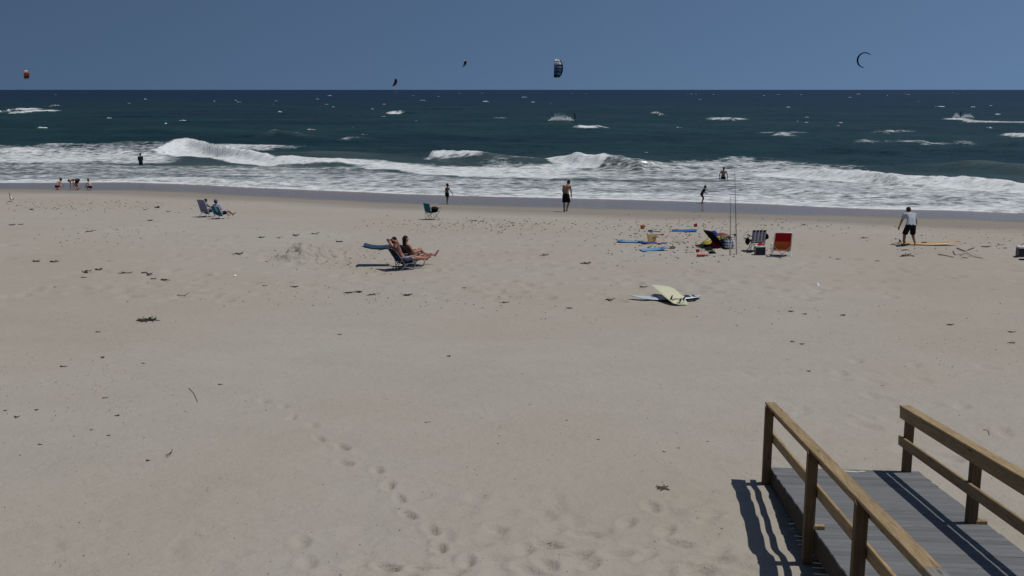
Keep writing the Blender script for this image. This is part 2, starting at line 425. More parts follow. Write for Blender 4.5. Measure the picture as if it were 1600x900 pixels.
# ------------------------------------------------------------------ the beach
def grid_mesh(name, X, Y, Z, m, attrs):
    nr, nc = X.shape
    me = bpy.data.meshes.new(name)
    co = np.stack([X, Y, Z], -1).reshape(-1, 3).astype(np.float32)
    a = (np.arange(nr - 1)[:, None] * nc + np.arange(nc - 1)[None, :]).ravel()
    q = np.stack([a, a + 1, a + nc + 1, a + nc], 1).astype(np.int32)
    me.vertices.add(len(co)); me.vertices.foreach_set('co', co.ravel())
    me.loops.add(q.size); me.loops.foreach_set('vertex_index', q.ravel())
    me.polygons.add(len(q)); me.polygons.foreach_set('loop_start', np.arange(0, q.size, 4, dtype=np.int32))
    me.polygons.foreach_set('use_smooth', np.ones(len(q), dtype=bool))
    me.update(calc_edges=True)
    for k, val in attrs.items():
        at_ = me.attributes.new(k, 'FLOAT', 'POINT'); at_.data.foreach_set('value', val.ravel().astype(np.float32))
    me.materials.append(m)
    o = bpy.data.objects.new(name, me); COL.objects.link(o); return o

rowsY = np.concatenate([np.linspace(-25, 7.6, 34), 7.7 * np.exp(np.linspace(0, math.log(100 / 7.7), 640)), np.linspace(103, 200, 12)])
tt = np.linspace(-1, 1, 680); tt = tt * (0.62 + 0.38 * tt ** 2)
Yg = np.repeat(rowsY[:, None], len(tt), 1); Xg = tt[None, :] * (14 + 0.72 * np.maximum(Yg, 0))
Xg[:, 0] = -400; Xg[:, -1] = 400
Zg = sand_base(Xg, Yg)
# footprints: softened, wind-blown dents
prints = []
trail = [(413, 627), (443, 635), (456, 653), (488, 664), (499, 686), (535, 699), (538, 724), (590, 735), (607, 759), (625, 780), (638, 805), (673, 827), (687, 857), (730, 877), (667, 888), (605, 887)]
tw = [G(*p) for p in trail]
for i, p in enumerate(tw):
    q = tw[min(i + 1, len(tw) - 1)]; r_ = tw[max(i - 1, 0)]
    prints.append((p.x, p.y, math.atan2((q - r_).y, (q - r_).x) + random.uniform(-.5, .5), random.uniform(.23, .29), random.uniform(.10, .13), random.uniform(.065, .095) if i > 3 else 0.045))
for px, py in [(773, 872), (777, 827), (470, 847), (857, 852), (820, 858), (900, 867), (855, 883), (822, 890), (923, 882), (963, 867), (1087, 878), (1120, 875), (1093, 895), (980, 817), (913, 833), (1017, 792), (1060, 850), (1010, 868), (1040, 830), (745, 850), (700, 895), (560, 880), (480, 880), (1110, 800)]:
    p = G(px, py); prints.append((p.x, p.y, random.uniform(0, 3.1), 0.28, 0.15, random.uniform(0.03, 0.06)))
rnd = random.Random(5)
for k in range(90):
    p = G(rnd.uniform(640, 1190), rnd.uniform(770, 960)); prints.append((p.x, p.y, rnd.uniform(0, 3.1), rnd.uniform(0.25, 0.45), rnd.uniform(0.16, 0.26), rnd.uniform(0.008, 0.030)))
for k in range(70):
    p = G(rnd.uniform(1150, 1700), rnd.uniform(560, 760)); prints.append((p.x, p.y, rnd.uniform(0, 3.1), rnd.uniform(0.25, 0.5), rnd.uniform(0.12, 0.22), rnd.uniform(0.015, 0.04)))
for k in range(60):
    p = G(rnd.uniform(0, 640), rnd.uniform(820, 980)); prints.append((p.x, p.y, rnd.uniform(0, 3.1), rnd.uniform(0.25, 0.45), rnd.uniform(0.12, 0.2), rnd.uniform(0.005, 0.016)))
for k in range(500):
    p = G(rnd.uniform(0, 1600), rnd.uniform(345, 470)); prints.append((p.x, p.y, rnd.uniform(0, 3.1), rnd.uniform(0.3, 0.6), rnd.uniform(0.25, 0.4), rnd.uniform(0.03, 0.07)))
for x, y, an, L, W, dep in prints:
    i0, i1 = np.searchsorted(rowsY, [y - 1.0, y + 1.0])
    if i1 <= i0: continue
    xs = Xg[i0:i1]; ys = Yg[i0:i1]
    u = (xs - x) * math.cos(an) + (ys - y) * math.sin(an); w = -(xs - x) * math.sin(an) + (ys - y) * math.cos(an)
    r2 = (u / (L * 0.62)) ** 2 + (w / (W * 0.62)) ** 2
    Zg[i0:i1] += -dep * np.exp(-r2 ** 1.6) + dep * 0.25 * np.exp(-((np.sqrt(r2) - 1.45) / 0.38) ** 2)
dY = Yg
wet = sstep(-2.6, 2.6, dY - ycurve(WETL, Xg))
damp = sstep(-5.0, 3.5, dY - ycurve(DAMPL, Xg))
sand = tag(grid_mesh('beach_sand', Xg, Yg, Zg, M_SAND, dict(wet=wet, damp=damp, wash=sstep(-6, -0.5, dY - ycurve(SHORE, Xg)))), 'wide pale grey beach of dry and wet sand', kind='structure')
sand['category'] = 'sand'

def mound(name, px, py, rx, ry, h, label, seed):
    c = G(px, py); n = 90
    u = np.linspace(-1, 1, n); U, V = np.meshgrid(u, u)
    X = c.x + U * rx; Y = c.y + V * ry
    rr = np.sqrt(U ** 2 + V ** 2) + 0.35 * fbm(U * 2.3, V * 2.3, seed, 3)
    prof = sstep(1.0, 0.1, rr)
    Z = sand_base(X, Y) - 0.03 + prof * h * (0.75 + 0.9 * fbm(U * 3.1, V * 3.1, seed + 4, 3)) + sstep(0.98, 0.6, rr) * 0.45 * h * fbm(U * 7, V * 7, seed + 8, 3)
    Z = np.where(prof < 0.02, Z - 0.06, Z)
    o = grid_mesh(name, X, Y, Z, M_SANDP, {}); tag(o, label, 'sand pile'); return o
mound('sand_pile', 480, 402, 1.45, 1.6, 0.62, 'dug heap of rough sand on the beach left of the sunbathing couple', 40)
mound('sand_pile', 540, 398, 0.85, 0.9, 0.24, 'low scatter of dug sand between the heap and the sunbathing couple', 51)

# ------------------------------------------------------------------ the sea
ry_ = [46.0]
while ry_[-1] < 45000: ry_.append(ry_[-1] + (0.27 if ry_[-1] < 128 else (ry_[-1] - 128) * 0.0125 + 0.27))
ry_ = np.array(ry_); step = np.gradient(ry_)
ts = np.linspace(-1, 1, 560); ts = ts * (0.66 + 0.34 * ts ** 2)
Ys = np.repeat(ry_[:, None], len(ts), 1); Xs = ts[None, :] * (10 + 0.80 * Ys); St = np.repeat(step[:, None], len(ts), 1)
D = Ys - ycurve(SHORE, Xs)
Zs = np.zeros_like(Xs)
rs = random.Random(11)
for lam, amp in [(34, .16), (27, .13), (19, .09), (14, .075), (11, .06), (8.5, .055), (6.5, .05), (5.2, .042), (4.1, .035), (3.2, .028), (2.4, .022), (1.9, .016)]:
    an = R(-107 + rs.uniform(-28, 28)); kx = math.cos(an) * 2 * math.pi / lam; ky = math.sin(an) * 2 * math.pi / lam
    ph = kx * Xs + ky * Ys + rs.uniform(0, 6.28) + 2.2 * fbm(Xs / (lam * 2.2), Ys / (lam * 2.2), int(lam * 10), 2)
    w = sstep(0.9, 0.25, St / lam * 2.2)
    Zs += amp * w * ((np.sin(ph) * 0.5 + 0.5) ** 1.6 * 2 - 1)
grow = sstep(2, 45, D) * 0.88 + 0.12
Zs *= grow
Zs += 0.10 * (1 - sstep(5, 40, D)) * fbm(Xs / 1.6, Ys / 0.9, 71, 3) * sstep(0, 5, D)
foam = np.zeros_like(Xs)

TT = Xs / Ys
_tx = np.linspace(-400, 400, 12001)
def fbm1(X, wl, seed): return np.interp(X, _tx, fbm(_tx / wl, _tx * 0 + seed, seed, 3))
glow = np.zeros_like(Xs)
def line_w(pts, z=0.12):
    w = [at_z(q[0], q[1], q[2] if len(q) > 2 else z) for q in pts]; xs = np.array([p.x for p in w]); ys = np.array([p.y for p in w]); return xs, ys
def band(top, bot, dens, soft=1.2, wob=1.2, seed=1, ends=(2, 2), over=0.0):
    """a patch of foam between two lines on the water"""
    global foam
    tx, ty = line_w(top); bx, by = line_w(bot); ta = tx / ty; ba = bx / by
    t0 = max(ta[0], ba[0]); t1 = min(ta[-1], ba[-1])
    yt = np.interp(TT, ta, ty + over) + wob * 2 * fbm1(Xs, 3.0, seed); yb = np.interp(TT, ba, by) + wob * 2 * fbm1(Xs, 2.2, seed + 5)
    m = sstep(-soft, soft, yt - Ys) * sstep(-soft, soft, Ys - yb)
    e0 = ends[0] / Ys; e1 = ends[1] / Ys
    m = m * sstep(-1, 1, (TT - t0) / e0 + (1 if t0 > -.5 else 9)) * sstep(-1, 1, (t1 - TT) / e1 + (1 if t1 < .5 else 9))
    foam = np.maximum(foam, m * dens)
def breaker(crest, wf, wb, ends=(4, 4), seed=1):
    global Zs, glow
    cx, cy = line_w(crest); ch = np.array([q[2] for q in crest])
    ca = cx / cy; yc = np.interp(TT, ca, cy) + 0.6 * fbm1(Xs, 4, seed)
    e = Ys - yc
    k = sstep(-ends[0], ends[0], (TT - ca[0]) * Ys - ends[0] * 0.2) * sstep(-ends[1], ends[1], (ca[-1] - TT) * Ys - ends[1] * 0.2)
    hh = np.interp(TT, ca, ch) * (1 + 0.26 * fbm1(Xs, 2.4, seed + 3))
    pr = np.where(e > 0, np.exp(-(e / wb) ** 2), np.exp(-(np.abs(e) / wf) ** 2.0))
    lump = 1 + 0.55 * fbm(Xs / 0.75, Ys / 0.75, seed + 8, 3) * sstep(.2, .7, foam)
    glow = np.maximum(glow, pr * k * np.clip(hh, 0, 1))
    Zs = Zs * (1 - 0.6 * pr * k) + hh * pr * k * lump
C0 = [(-60, 229, .5), (60, 229, .5), (150, 231, .5), (240, 234, .35)]
C1 = [(226, 234, .3), (250, 225, .8), (272, 219.5, .95), (292, 218, 1.0), (320, 221.5, .95), (352, 228, 1.0), (390, 236, .8), (430, 243, .6), (500, 247, .45), (570, 247, .4), (640, 254, .3)]
C2 = [(664, 237, .5), (675, 234, .9), (700, 234.5, .9), (736, 238, .75), (800, 243, .55), (870, 248, .4)]
C3 = [(850, 245, .4), (870, 241, .8), (900, 239, 1.05), (940, 242, 1.0), (1000, 246, .9), (1062, 251, .5)]
C4 = [(1205, 264, .3), (1240, 263, .55), (1340, 266, .7), (1400, 272, .7), (1490, 275, .7), (1600, 282, .7), (1680, 288, .6)]
C5 = [(1430, 252, .4), (1510, 249, .8), (1600, 254, .8), (1680, 259, .7)]
C6 = [(400, 210, .4), (421, 205, .8), (430, 202, 1.0), (440, 205, .8), (470, 210, .5), (520, 213, .3)]
C7 = [(600, 175, .4), (617, 172.5, .8), (640, 174, .7), (665, 176, .5)]
C8 = [(-60, 170, .6), (30, 167, .9), (62, 167, .9), (110, 172, .5)]
# --- whitewater as it lies: (upper edge, lower edge, density)
band(C0, [(-60, 252), (60, 254), (140, 253), (240, 250)], 0.72, 2.5, 3, 2, over=.5)
band([(-60, 226), (150, 226), (260, 225)], [(-60, 240), (150, 241), (260, 238)], 0.34, 4, 3, 22)
band(C1, [(226, 235), (262, 237), (300, 241), (340, 247.5), (375, 252), (410, 253.5), (500, 254), (570, 254), (640, 262)], 1.0, 0.7, 0.7, 3, over=.7)
band([(300, 222), (345, 221), (400, 222), (440, 226)], [(310, 229), (360, 232), (420, 232), (440, 231)], 0.55, 2, 2, 4)
band([(568, 246, .4), (580, 240, .8), (600, 244, .6), (622, 249, .4)], [(568, 250), (622, 252)], 0.95, 1.0, .6, 25, (1, 2), over=.5)
band([(600, 250.5), (660, 254), (720, 255), (780, 255), (870, 254.5)], [(600, 260), (655, 268), (720, 274), (780, 278), (870, 278)], 0.84, 1.2, 1.2, 6)
band(C2[1:4], [(673, 247, .1), (690, 247, .15), (712, 243, .45), (736, 239, .75)], 1.0, 0.6, 0.5, 7, (0.6, 1.5), over=.6)
band(C3, [(850, 249, .2), (870, 254), (885, 257), (930, 259), (960, 256), (985, 250, .6), (1062, 253, .3)], 1.0, 0.7, 0.6, 9, over=.7)
band([(975, 253), (1062, 256)], [(975, 258.5), (1062, 260)], 0.42, 1.0, 1, 19)
band([(790, 252), (900, 257), (1000, 259), (1060, 252), (1150, 249), (1215, 252), (1290, 258)], [(790, 280), (900, 281), (1000, 281), (1100, 279), (1180, 279), (1230, 280), (1290, 282)], 0.54, 2.5, 2.5, 10)
band([(1060, 250), (1140, 247), (1230, 250), (1300, 256)], [(1060, 258), (1140, 258), (1230, 260), (1300, 262)], 0.50, 2, 2, 18)
band(C4, [(1205, 273), (1300, 280), (1400, 286), (1490, 292), (1600, 301), (1680, 308)], 0.97, 0.8, 0.8, 11, over=.6)
band([(1180, 276), (1300, 278), (1400, 283), (1490, 289), (1680, 301)], [(1180, 312), (1300, 318), (1400, 322), (1490, 324), (1680, 333)], 0.58, 2, 2, 12)
band([(420, 268), (600, 266), (700, 276), (800, 279), (1000, 281), (1200, 281)], [(420, 292), (600, 300), (700, 304), (800, 306), (1000, 311), (1200, 316)], 0.50, 2.5, 2, 13)
band([(-60, 253), (200, 255), (400, 256), (560, 257), (640, 266)], [(-60, 285), (200, 284), (400, 292), (560, 298), (640, 303)], 0.40, 2.5, 3, 14)
# leading edge of the swash
band([(-60, 280), (60, 280), (150, 278), (260, 274), (330, 276), (400, 283), (500, 286), (640, 291), (760, 294), (880, 296), (1000, 298), (1100, 300), (1200, 304), (1300, 310), (1400, 315), (1500, 318), (1680, 325)],
     [(-60, 287), (60, 287), (150, 287), (260, 290), (330, 293), (400, 296), (500, 300), (640, 306), (760, 309), (880, 312), (1000, 315), (1100, 318), (1200, 322), (1300, 328), (1400, 332), (1500, 334), (1680, 342)], 0.70, 1.0, 0.4, 15)
band([(-60, 282.5), (200, 281.5), (280, 284), (400, 289.5), (500, 294), (640, 300), (760, 303.5), (880, 306), (1000, 309), (1100, 312), (1190, 314.5), (1300, 320), (1380, 323), (1480, 325), (1540, 327.5), (1680, 333)],
     [(-60, 287), (200, 287), (280, 290), (400, 296), (500, 300), (640, 306), (760, 309.5), (880, 312), (1000, 315), (1100, 318), (1190, 321), (1300, 326.5), (1380, 329.5), (1480, 331), (1540, 333.5), (1680, 340)], 0.95, 0.6, 0.5, 16)
def crestfoam(pts, dens=.85, wf=2.2, wb=5.0, seed=50, ends=(1.5, 2.5)):
    """a whitecap of some size: a raised crest with broken foam on its face"""
    global foam
    breaker(pts, wf, wb, ends, seed)
    cx, cy = line_w(pts); ca = cx / cy; e = Ys - np.interp(TT, ca, cy) - 0.6 * fbm1(Xs, 4, seed)
    k = sstep(-ends[0], ends[0], (TT - ca[0]) * Ys - ends[0] * .6) * sstep(-ends[1], ends[1], (ca[-1] - TT) * Ys - ends[1] * .6)
    foam = np.maximum(foam, sstep(-wf * 1.5, -wf * .7, e) * sstep(1.6, .2, e) * k * np.clip(dens + 1.3 * fbm1(Xs, 1.8, seed + 2), 0, 1))
# offshore: broken crests and the swell on the right
crestfoam([(-60, 173, .6), (0, 172.5, .7), (28, 168.5, .9), (60, 168, .8), (70, 169, .5)], .8, 2.5, 6, 30)
crestfoam([(10, 175, .5), (40, 173, .5), (70, 171.5, .6), (97, 171, .5)], .72, 2.5, 6, 31)
crestfoam([(72, 165.5, .5), (85, 163.5, .8), (96, 164.5, .6)], .7, 2.5, 6, 32)
band([(409, 208, .6)] + C6[1:4] , [(409, 210.5), (421, 211.5), (432, 209, .3), (442, 207, .6)], 1.0, 0.7, 0.5, 31, (1, 1), over=.5)
crestfoam([(460, 211, .3), (468, 210, .45), (475, 211, .3)], .9, 2, 4, 33, (1, 1)); crestfoam([(530, 215, .2), (555, 212.5, .4), (575, 211.5, .45)], .75, 2, 4, 34)
band(C7[:3], [(600, 176.5), (617, 176.5, .2), (640, 176, .2)], 0.85, 1.2, 1, 34, (1, 2), over=.5)
crestfoam([(890, 195, .4), (905, 196, .55), (920, 197, .4), (935, 195.5, .55), (955, 196, .35)], .8, 2.2, 5, 35)
crestfoam([(1120, 185, .35), (1132, 183.5, .6), (1146, 182.5, .9), (1154, 185, .4)], .9, 2.2, 5, 36)
crestfoam([(1372, 203.5, .35), (1390, 202.5, .5), (1410, 203.5, .35)], .72, 2, 5, 37); crestfoam([(1425, 218.5, .4), (1440, 219.5, .5), (1455, 223, .35)], .75, 2, 5, 38)
crestfoam([(1205, 207.5, .4), (1232, 206, .6), (1245, 208, .4)], .62, 2, 5, 39); crestfoam([(1330, 219, .4), (1350, 218, .5), (1378, 220, .4)], .55, 2, 5, 40)
crestfoam([(1015, 176.5, .5), (1022, 174.5, .8), (1045, 177.5, .6)], .6, 2.2, 5, 41); crestfoam([(770, 182.5, .3), (785, 183, .4), (800, 184, .35)], .6, 2, 5, 42)
crestfoam([(1490, 218, .4), (1510, 219, .5), (1530, 220, .4)], .5, 2, 5, 43); crestfoam([(1560, 207, .4), (1590, 208, .5), (1640, 209, .4)], .5, 2, 5, 44)
band([(1488, 183.8, .3), (1500, 183.5, .3), (1530, 186, .3), (1640, 188, .3)], [(1488, 186), (1500, 187), (1530, 190), (1640, 193)], 0.62, 2.5, 2, 36, (2, 2))
band(C5[1:], [(1510, 255), (1600, 262), (1680, 267)], 0.40, 1.5, 1.5, 37, (3, 3))  # glints along the swell's face, painted in as thin foam
band([(1380, 202), (1407, 202)], [(1380, 204.5), (1407, 204.5)], 0.6, 2, 1, 38); band([(1428, 217.5), (1452, 221)], [(1428, 220), (1452, 224)], 0.55, 1.5, 1, 39)
band([(1122, 183.5), (1150, 183)], [(1122, 185.5), (1150, 185.5)], 0.66, 2, 1, 40)
band([(1212, 206), (1238, 206)], [(1212, 208.5), (1238, 208.5)], 0.5, 2, 1, 41); band([(1335, 217), (1370, 218)], [(1335, 221), (1370, 222)], 0.45, 2, 1, 42)
# --- the breaking waves themselves
breaker(C0, 2.2, 5.0, (8, 3), 4)
breaker(C1, 1.9, 4.5, (2.5, 7), 3)
breaker(C2, 1.3, 4.0, (1.0, 6), 7)
breaker(C3, 1.4, 4.0, (3, 5), 9)
breaker(C4, 1.2, 3.5, (4, 8), 11)
breaker(C5, 2.0, 5.0, (6, 8), 12)
breaker(C6, 2.0, 5.0, (2, 6), 14)
breaker(C7, 2.0, 5.0, (2, 4), 15)
breaker([(440, 233, .5), (520, 235, .6), (600, 238, .5)], 2.5, 6.0, (7, 7), 17)
breaker([(1100, 290, .2), (1300, 299, .25), (1500, 307, .25), (1680, 316, .2)], 0.8, 2.5, (6, 6), 18)
breaker([(-60, 280, .16), (150, 281, .16), (280, 279, .2), (420, 286, .18), (600, 295, .16), (800, 301, .16)], 0.8, 2.0, (6, 6), 19)
edge = sstep(-0.3, 3.5, D)
Zs = np.where(D < 0, 0.075 + 0.35 * np.minimum(D, 0), 0.075 * (1 - edge) + Zs * edge + 0.02 * edge)
Zs = np.maximum(Zs, -1.5)
shallow_glow = np.clip(sstep(62, 4, D) * 0.75 + 0.25 * sstep(16, 0, D), 0, 1)
shallow_glow = np.clip(shallow_glow + 0.25 * fbm(Xs / 14, Ys / 8, 77, 3) * sstep(90, 30, D), 0, 1)
shallow_glow = np.clip(shallow_glow + 0.8 * glow * sstep(140, 60, D), 0, 1)  # light through thin wave crests, painted in as the paler shallow-water tint
sea = tag(grid_mesh('sea', Xs, Ys, Zs, M_SEA, dict(foam=foam, shallow_glow=shallow_glow, offshore=sstep(60, 900, D))), 'dark blue green sea with breaking surf and foam', kind='structure')
sea['category'] = 'sea'
def seaz(x, y):
    i = int(np.searchsorted(ry_, y)); i = min(max(i, 1), len(ry_) - 1); j = int(np.argmin(np.abs(Xs[i] - x))); return float(Zs[i, j])

# small whitecaps out on the open water: real little crests of foam
wc = MB(); rw = random.Random(3)
def whitecap(x, y, L, h, tiltx=0.0):
    n = 9; z0 = seaz(x, y) - 0.06; rows = []
    for j in range(4):
        row = []
        for i in range(n):
            u = i / (n - 1) * 2 - 1; e = (1 - u * u) ** 0.7
            hh = (0, 1.0, 0.55, 0)[j] * h * e * (0.25 + 1.1 * rw.random()); yy = (-0.5, -0.15, 0.5, 1.3)[j] * h * 1.6
            row.append((x + u * L / 2, y + yy + u * tiltx * L + 0.1 * L * rw.uniform(-.5, .5), z0 + hh))
        rows.append(row)
    wc.sheet(rows, 0.04)
for px, py, L, h in [(515, 149.5, 11, 1.5), (660, 157, 9, 1.2), (759, 159, 9, 2.2), (685, 151, 4, 1.2), (718, 146, 6, 1.6), (1080, 147, 6, 1.5), (1115, 147.5, 7, 1.3), (820, 152, 14, 1.3), (893, 145.5, 12, 1.4), (142, 163, 3, .8), (373, 160, 6, 1.0), (335, 158, 3, .8), (510, 164, 4, .6), (432, 157.5, 4, .9), (600, 163, 3, .6), (680, 166, 4, .5), (1216, 147.5, 9, 1.4), (1252, 148, 8, 1.2), (1341, 147, 15, 1.6), (1328, 152, 9, 1.0), (1326, 160.5, 4, .6), (1420, 147.5, 10, 1.4), (1572, 159, 16, .9), (1548, 165, 3, .6), (1469, 167, 9, .8), (757, 201, 2.4, .5), (785, 183, 9, .5), (1137, 184.5, 6, .6), (1261, 183, 2, .5), (1260, 192, 2, .5), (1031, 177, 3, .5), (1055, 178, 5, .5), (1302, 170, 2, .4), (650, 187, 2.5, .3), (1233, 206, 3, .35), (1394, 203, 5, .4), (1420, 204, 2, .3), (1432, 219, 4, .4), (1500, 219, 4, .3), (467, 211, 3.5, .3), (570, 212, 4, .3), (625, 174.5, 7, .7), (1512, 249, 4, .4), (1010, 233, 1.2, .2), (125, 171, 8, .6), (86, 164, 10, .8), (875, 185, 7, .6)]:
    p = at_z(px, py, 0); whitecap(p.x, p.y, L * .5, h * .30)
for k in range(120):
    py = 141.3 + 62 * rw.random() ** 3.4; px = rw.uniform(-200, 1800); p = at_z(px, py, 0)
    s = min(1.0, 0.35 + p.y / 1800); whitecap(p.x, p.y, rw.uniform(0.5, 2.4) * (0.4 + s), rw.uniform(0.10, 0.30) * (0.6 + s), rw.uniform(-.1, .1))
tag(wc.build('whitecaps', M_FOAM), 'small white wave crests scattered over the open sea', 'whitecaps', kind='stuff')
# ------------------------------------------------------------------ the boardwalk ramp
M_WOOD = wood_mat('treated_pine_along', (0.20, 0.140, 0.070), (0.46, 0.34, 0.19), 1)
M_POST = wood_mat('treated_pine_post_shaded', (0.10, 0.064, 0.032), (0.23, 0.155, 0.08), 2)  # darker copy of the pine, with the posts' shade put into its colour
M_WEATH = wood_mat('weathered_pine', (0.17, 0.155, 0.14), (0.33, 0.31, 0.29), 1)
M_DECK = wood_mat('grey_deck_board', (0.127, 0.131, 0.135), (0.21, 0.216, 0.224), 0)
M_DARKW = wood_mat('dark_joist', (0.035, 0.028, 0.02), (0.09, 0.07, 0.05), 1)
M_STEEL = mat('galvanised_steel', (0.4, 0.4, 0.4), 0.4, 0.2, 30, 0, 0.5, 0.9)
RAMP_YAW = -math.atan2(937 - 800, FPX * math.cos(PITCH) - (450 - 360) * math.sin(PITCH) * -1)
RAMP_DROP = R(7.45)
RA = at_y(1203, 730, 14.2)                     # far left corner of the deck
ramp = empty('boardwalk_ramp', RA, rot=Euler((-RAMP_DROP, 0, RAMP_YAW), 'XYZ'))
tag(ramp, 'sloping wooden boardwalk ramp with brown handrails and grey deck boards', 'boardwalk')
# local frame: -Y climbs towards the viewer, X across; deck top at z = 0
WID = 2.05; RPX = 1.87; BW = 0.14; GAP = 0.004; LEN = 10.2
bd = MB().box((0, 0, 0), (WID, BW, 0.032), bev=0.004); bme = bd.mesh('deck_board', M_DECK, False)
rb = random.Random(2)
nb = int(LEN / (BW + GAP))
for i in range(nb):
    link('deck_board', bme, ramp, (WID / 2 + rb.uniform(-.006, .006), -(i + 0.5) * (BW + GAP), -0.016 + rb.uniform(-.0015, .0015)), (rb.uniform(-.004, .004), rb.uniform(-.002, .002), rb.uniform(-.002, .002)))
for x in (0.02, WID / 2, WID - 0.02):
    MB().box((0, 0, 0), (0.04, LEN, 0.235)).build('stringer', M_DARKW, ramp, False).location = (x, -LEN / 2, -0.152)
UPR = Matrix.Rotation(RAMP_DROP, 3, 'X')      # posts stand upright on the sloping deck
def post(x, y):
    h_top = 0.90; h_bot = -0.55 - max(0, (-y) * 0.14)
    o = MB().box((0, 0, (h_top + h_bot) / 2), (0.112, 0.105, h_top - h_bot), bev=0.004).build('post', M_POST, ramp, False)
    o.location = (x, y, 0); o.rotation_euler = (RAMP_DROP, 0, 0)
LP = [-0.04, -3.05, -5.25, -7.4, -9.3]
RP = [-0.04, -2.62, -5.0, -7.4, -9.3]
for y, y2 in zip(LP, RP):
    post(-0.052, y); post(RPX, y2)
RH = 0.89
def rail(name, m, x, z, sx, sz, y0, y1):
    o = MB().box((0, 0, 0), (sx, y0 - y1, sz), bev=0.006).build(name, m, ramp, False); o.location = (x, (y0 + y1) / 2, z); return o
JOIN = -7.3
for s, x in ((-1, -0.045), (1, RPX)):
    rail('cap_rail', M_WOOD, x - s * .03, RH + 0.019, 0.142, 0.038, 0.03, JOIN); rail('cap_rail', M_WEATH if s < 0 else M_WOOD, x - s * .03, RH + 0.019, 0.142, 0.038, JOIN - 0.004, -LEN)
    inn = x + (0.077 if s < 0 else -0.077)
    rail('fascia_board', M_WOOD, inn, RH - 0.072, 0.038, 0.14, 0.025, JOIN + 0.3); rail('fascia_board', M_WOOD, inn, RH - 0.072, 0.038, 0.14, JOIN + 0.296, -LEN)
    rail('middle_rail', M_WOOD, inn + 0.001 * s, 0.43, 0.038, 0.14, 0.06, JOIN + 0.3); rail('middle_rail', M_WOOD, inn + 0.001 * s, 0.43, 0.038, 0.14, JOIN + 0.296, -LEN)
    for y in (LP if s < 0 else RP):
        for dz in (0.03, -0.03):
            q = MB().lathe((0, 0, 0), [(0.011, 0), (0.011, 0.004), (0.006, 0.009)], 8, Matrix.Rotation(-s * math.pi / 2, 3, 'Y')).build('bolt', M_STEEL, ramp)
            q.location = (inn - s * 0.0195, y + 0.0, 0.43 + dz)
for y, x in ((LP[1], 0.05), (RP[1], RPX + 0.10), (LP[2], 0.05), (RP[2], RPX + 0.10)):
    q = MB().box((0, 0, 0), (0.13, 0.09, 0.04), bev=0.003).build('block', M_WOOD, ramp, False); q.location = (x, y - 0.02, 0.021)
# blown sand lying on the lowest boards
sp = MB()
for cx, cy, r_ in ((0.98, -0.10, 0.09), (1.12, -0.13, 0.06), (1.25, -0.1, 0.05), (0.85, -0.06, 0.04), (0.5, -0.05, 0.05)):
    n = 12; ring = [(cx + r_ * math.cos(2 * math.pi * k / n) * rb.uniform(.6, 1.5) * 1.3, cy + 0.5 * r_ * math.sin(2 * math.pi * k / n) * rb.uniform(.6, 1.2), 0.001) for k in range(n)]
    sp.add(ring + [(cx, cy, 0.010)], [(k, (k + 1) % n, n) for k in range(n)])
tag(sp.build('spilled_sand', mat('white_sand_crust', (0.55, 0.54, 0.52), 0.95, 0.15, 30), ramp), kind='stuff')
# ------------------------------------------------------------------ people
V = lambda *a: Vector(a)
def nrm(v): return Vector(v).normalized()
SKIN_TAN = mat('skin_tanned', (0.30, 0.155, 0.10), 0.5, 0.12, 12, 0, 0.35)
SKIN_RED = mat('skin_sunburnt', (0.42, 0.20, 0.145), 0.5, 0.12, 12, 0, 0.35)
SKIN_PALE = mat('skin_pale', (0.50, 0.315, 0.235), 0.5, 0.12, 12, 0, 0.35)
SKIN_BROWN = mat('skin_brown', (0.19, 0.095, 0.06), 0.5, 0.12, 12, 0, 0.35)
HAIR_B = mat('hair_black', (0.012, 0.010, 0.009), 0.85, 0.3, 60, 0.4, 0.08)
HAIR_BR = mat('hair_brown', (0.040, 0.024, 0.015), 0.85, 0.3, 60, 0.4, 0.1)
EYE = mat('dark_eye', (0.01, 0.008, 0.008), 0.2, 0.1)
CLOTH = lambda n, h, var=0.15, thin=0.22: fabric(n, rgb(h), var, thin)
def bake(mb, vox, smooth_it=4, name='body'):
    me = mb.mesh('tmp', None, False); o = bpy.data.objects.new('tmp', me); COL.objects.link(o)
    m = o.modifiers.new('r', 'REMESH'); m.mode = 'VOXEL'; m.voxel_size = vox
    s = o.modifiers.new('s', 'SMOOTH'); s.factor = 0.5; s.iterations = smooth_it
    dg = bpy.context.evaluated_depsgraph_get(); ev = o.evaluated_get(dg)
    nm = bpy.data.meshes.new_from_object(ev); nm.name = name
    bpy.data.objects.remove(o); bpy.data.meshes.remove(me); return nm
def finish(me, m, name, parent, extra=None):
    if extra and extra.v:
        bm = bmesh.new(); bm.from_mesh(me); e = extra.mesh('e', None); bm.from_mesh(e); bm.to_mesh(me); bm.free(); bpy.data.meshes.remove(e)
    me.materials.clear(); me.materials.append(m); me.polygons.foreach_set('use_smooth', [True] * len(me.polygons))
    o = bpy.data.objects.new(name, me); COL.objects.link(o); o.parent = parent; return o
DEF = dict(sp1=(0, 0, 1), sp2=(0, 0, 1), neck=(0, 0.1, 1), head=(0, 0.05, 1), face=(0, 1, -0.05), sh=(1, 0, 0), hip=(1, 0, 0),
           ua=((-.12, 0, -1), (.12, 0, -1)), fa=((-.05, .2, -1), (.05, .2, -1)), th=((-.03, 0, -1), (.03, 0, -1)), sn=((0, 0, -1), (0, 0, -1)), ft=((-.1, 1, -.1), (.1, 1, -.1)))
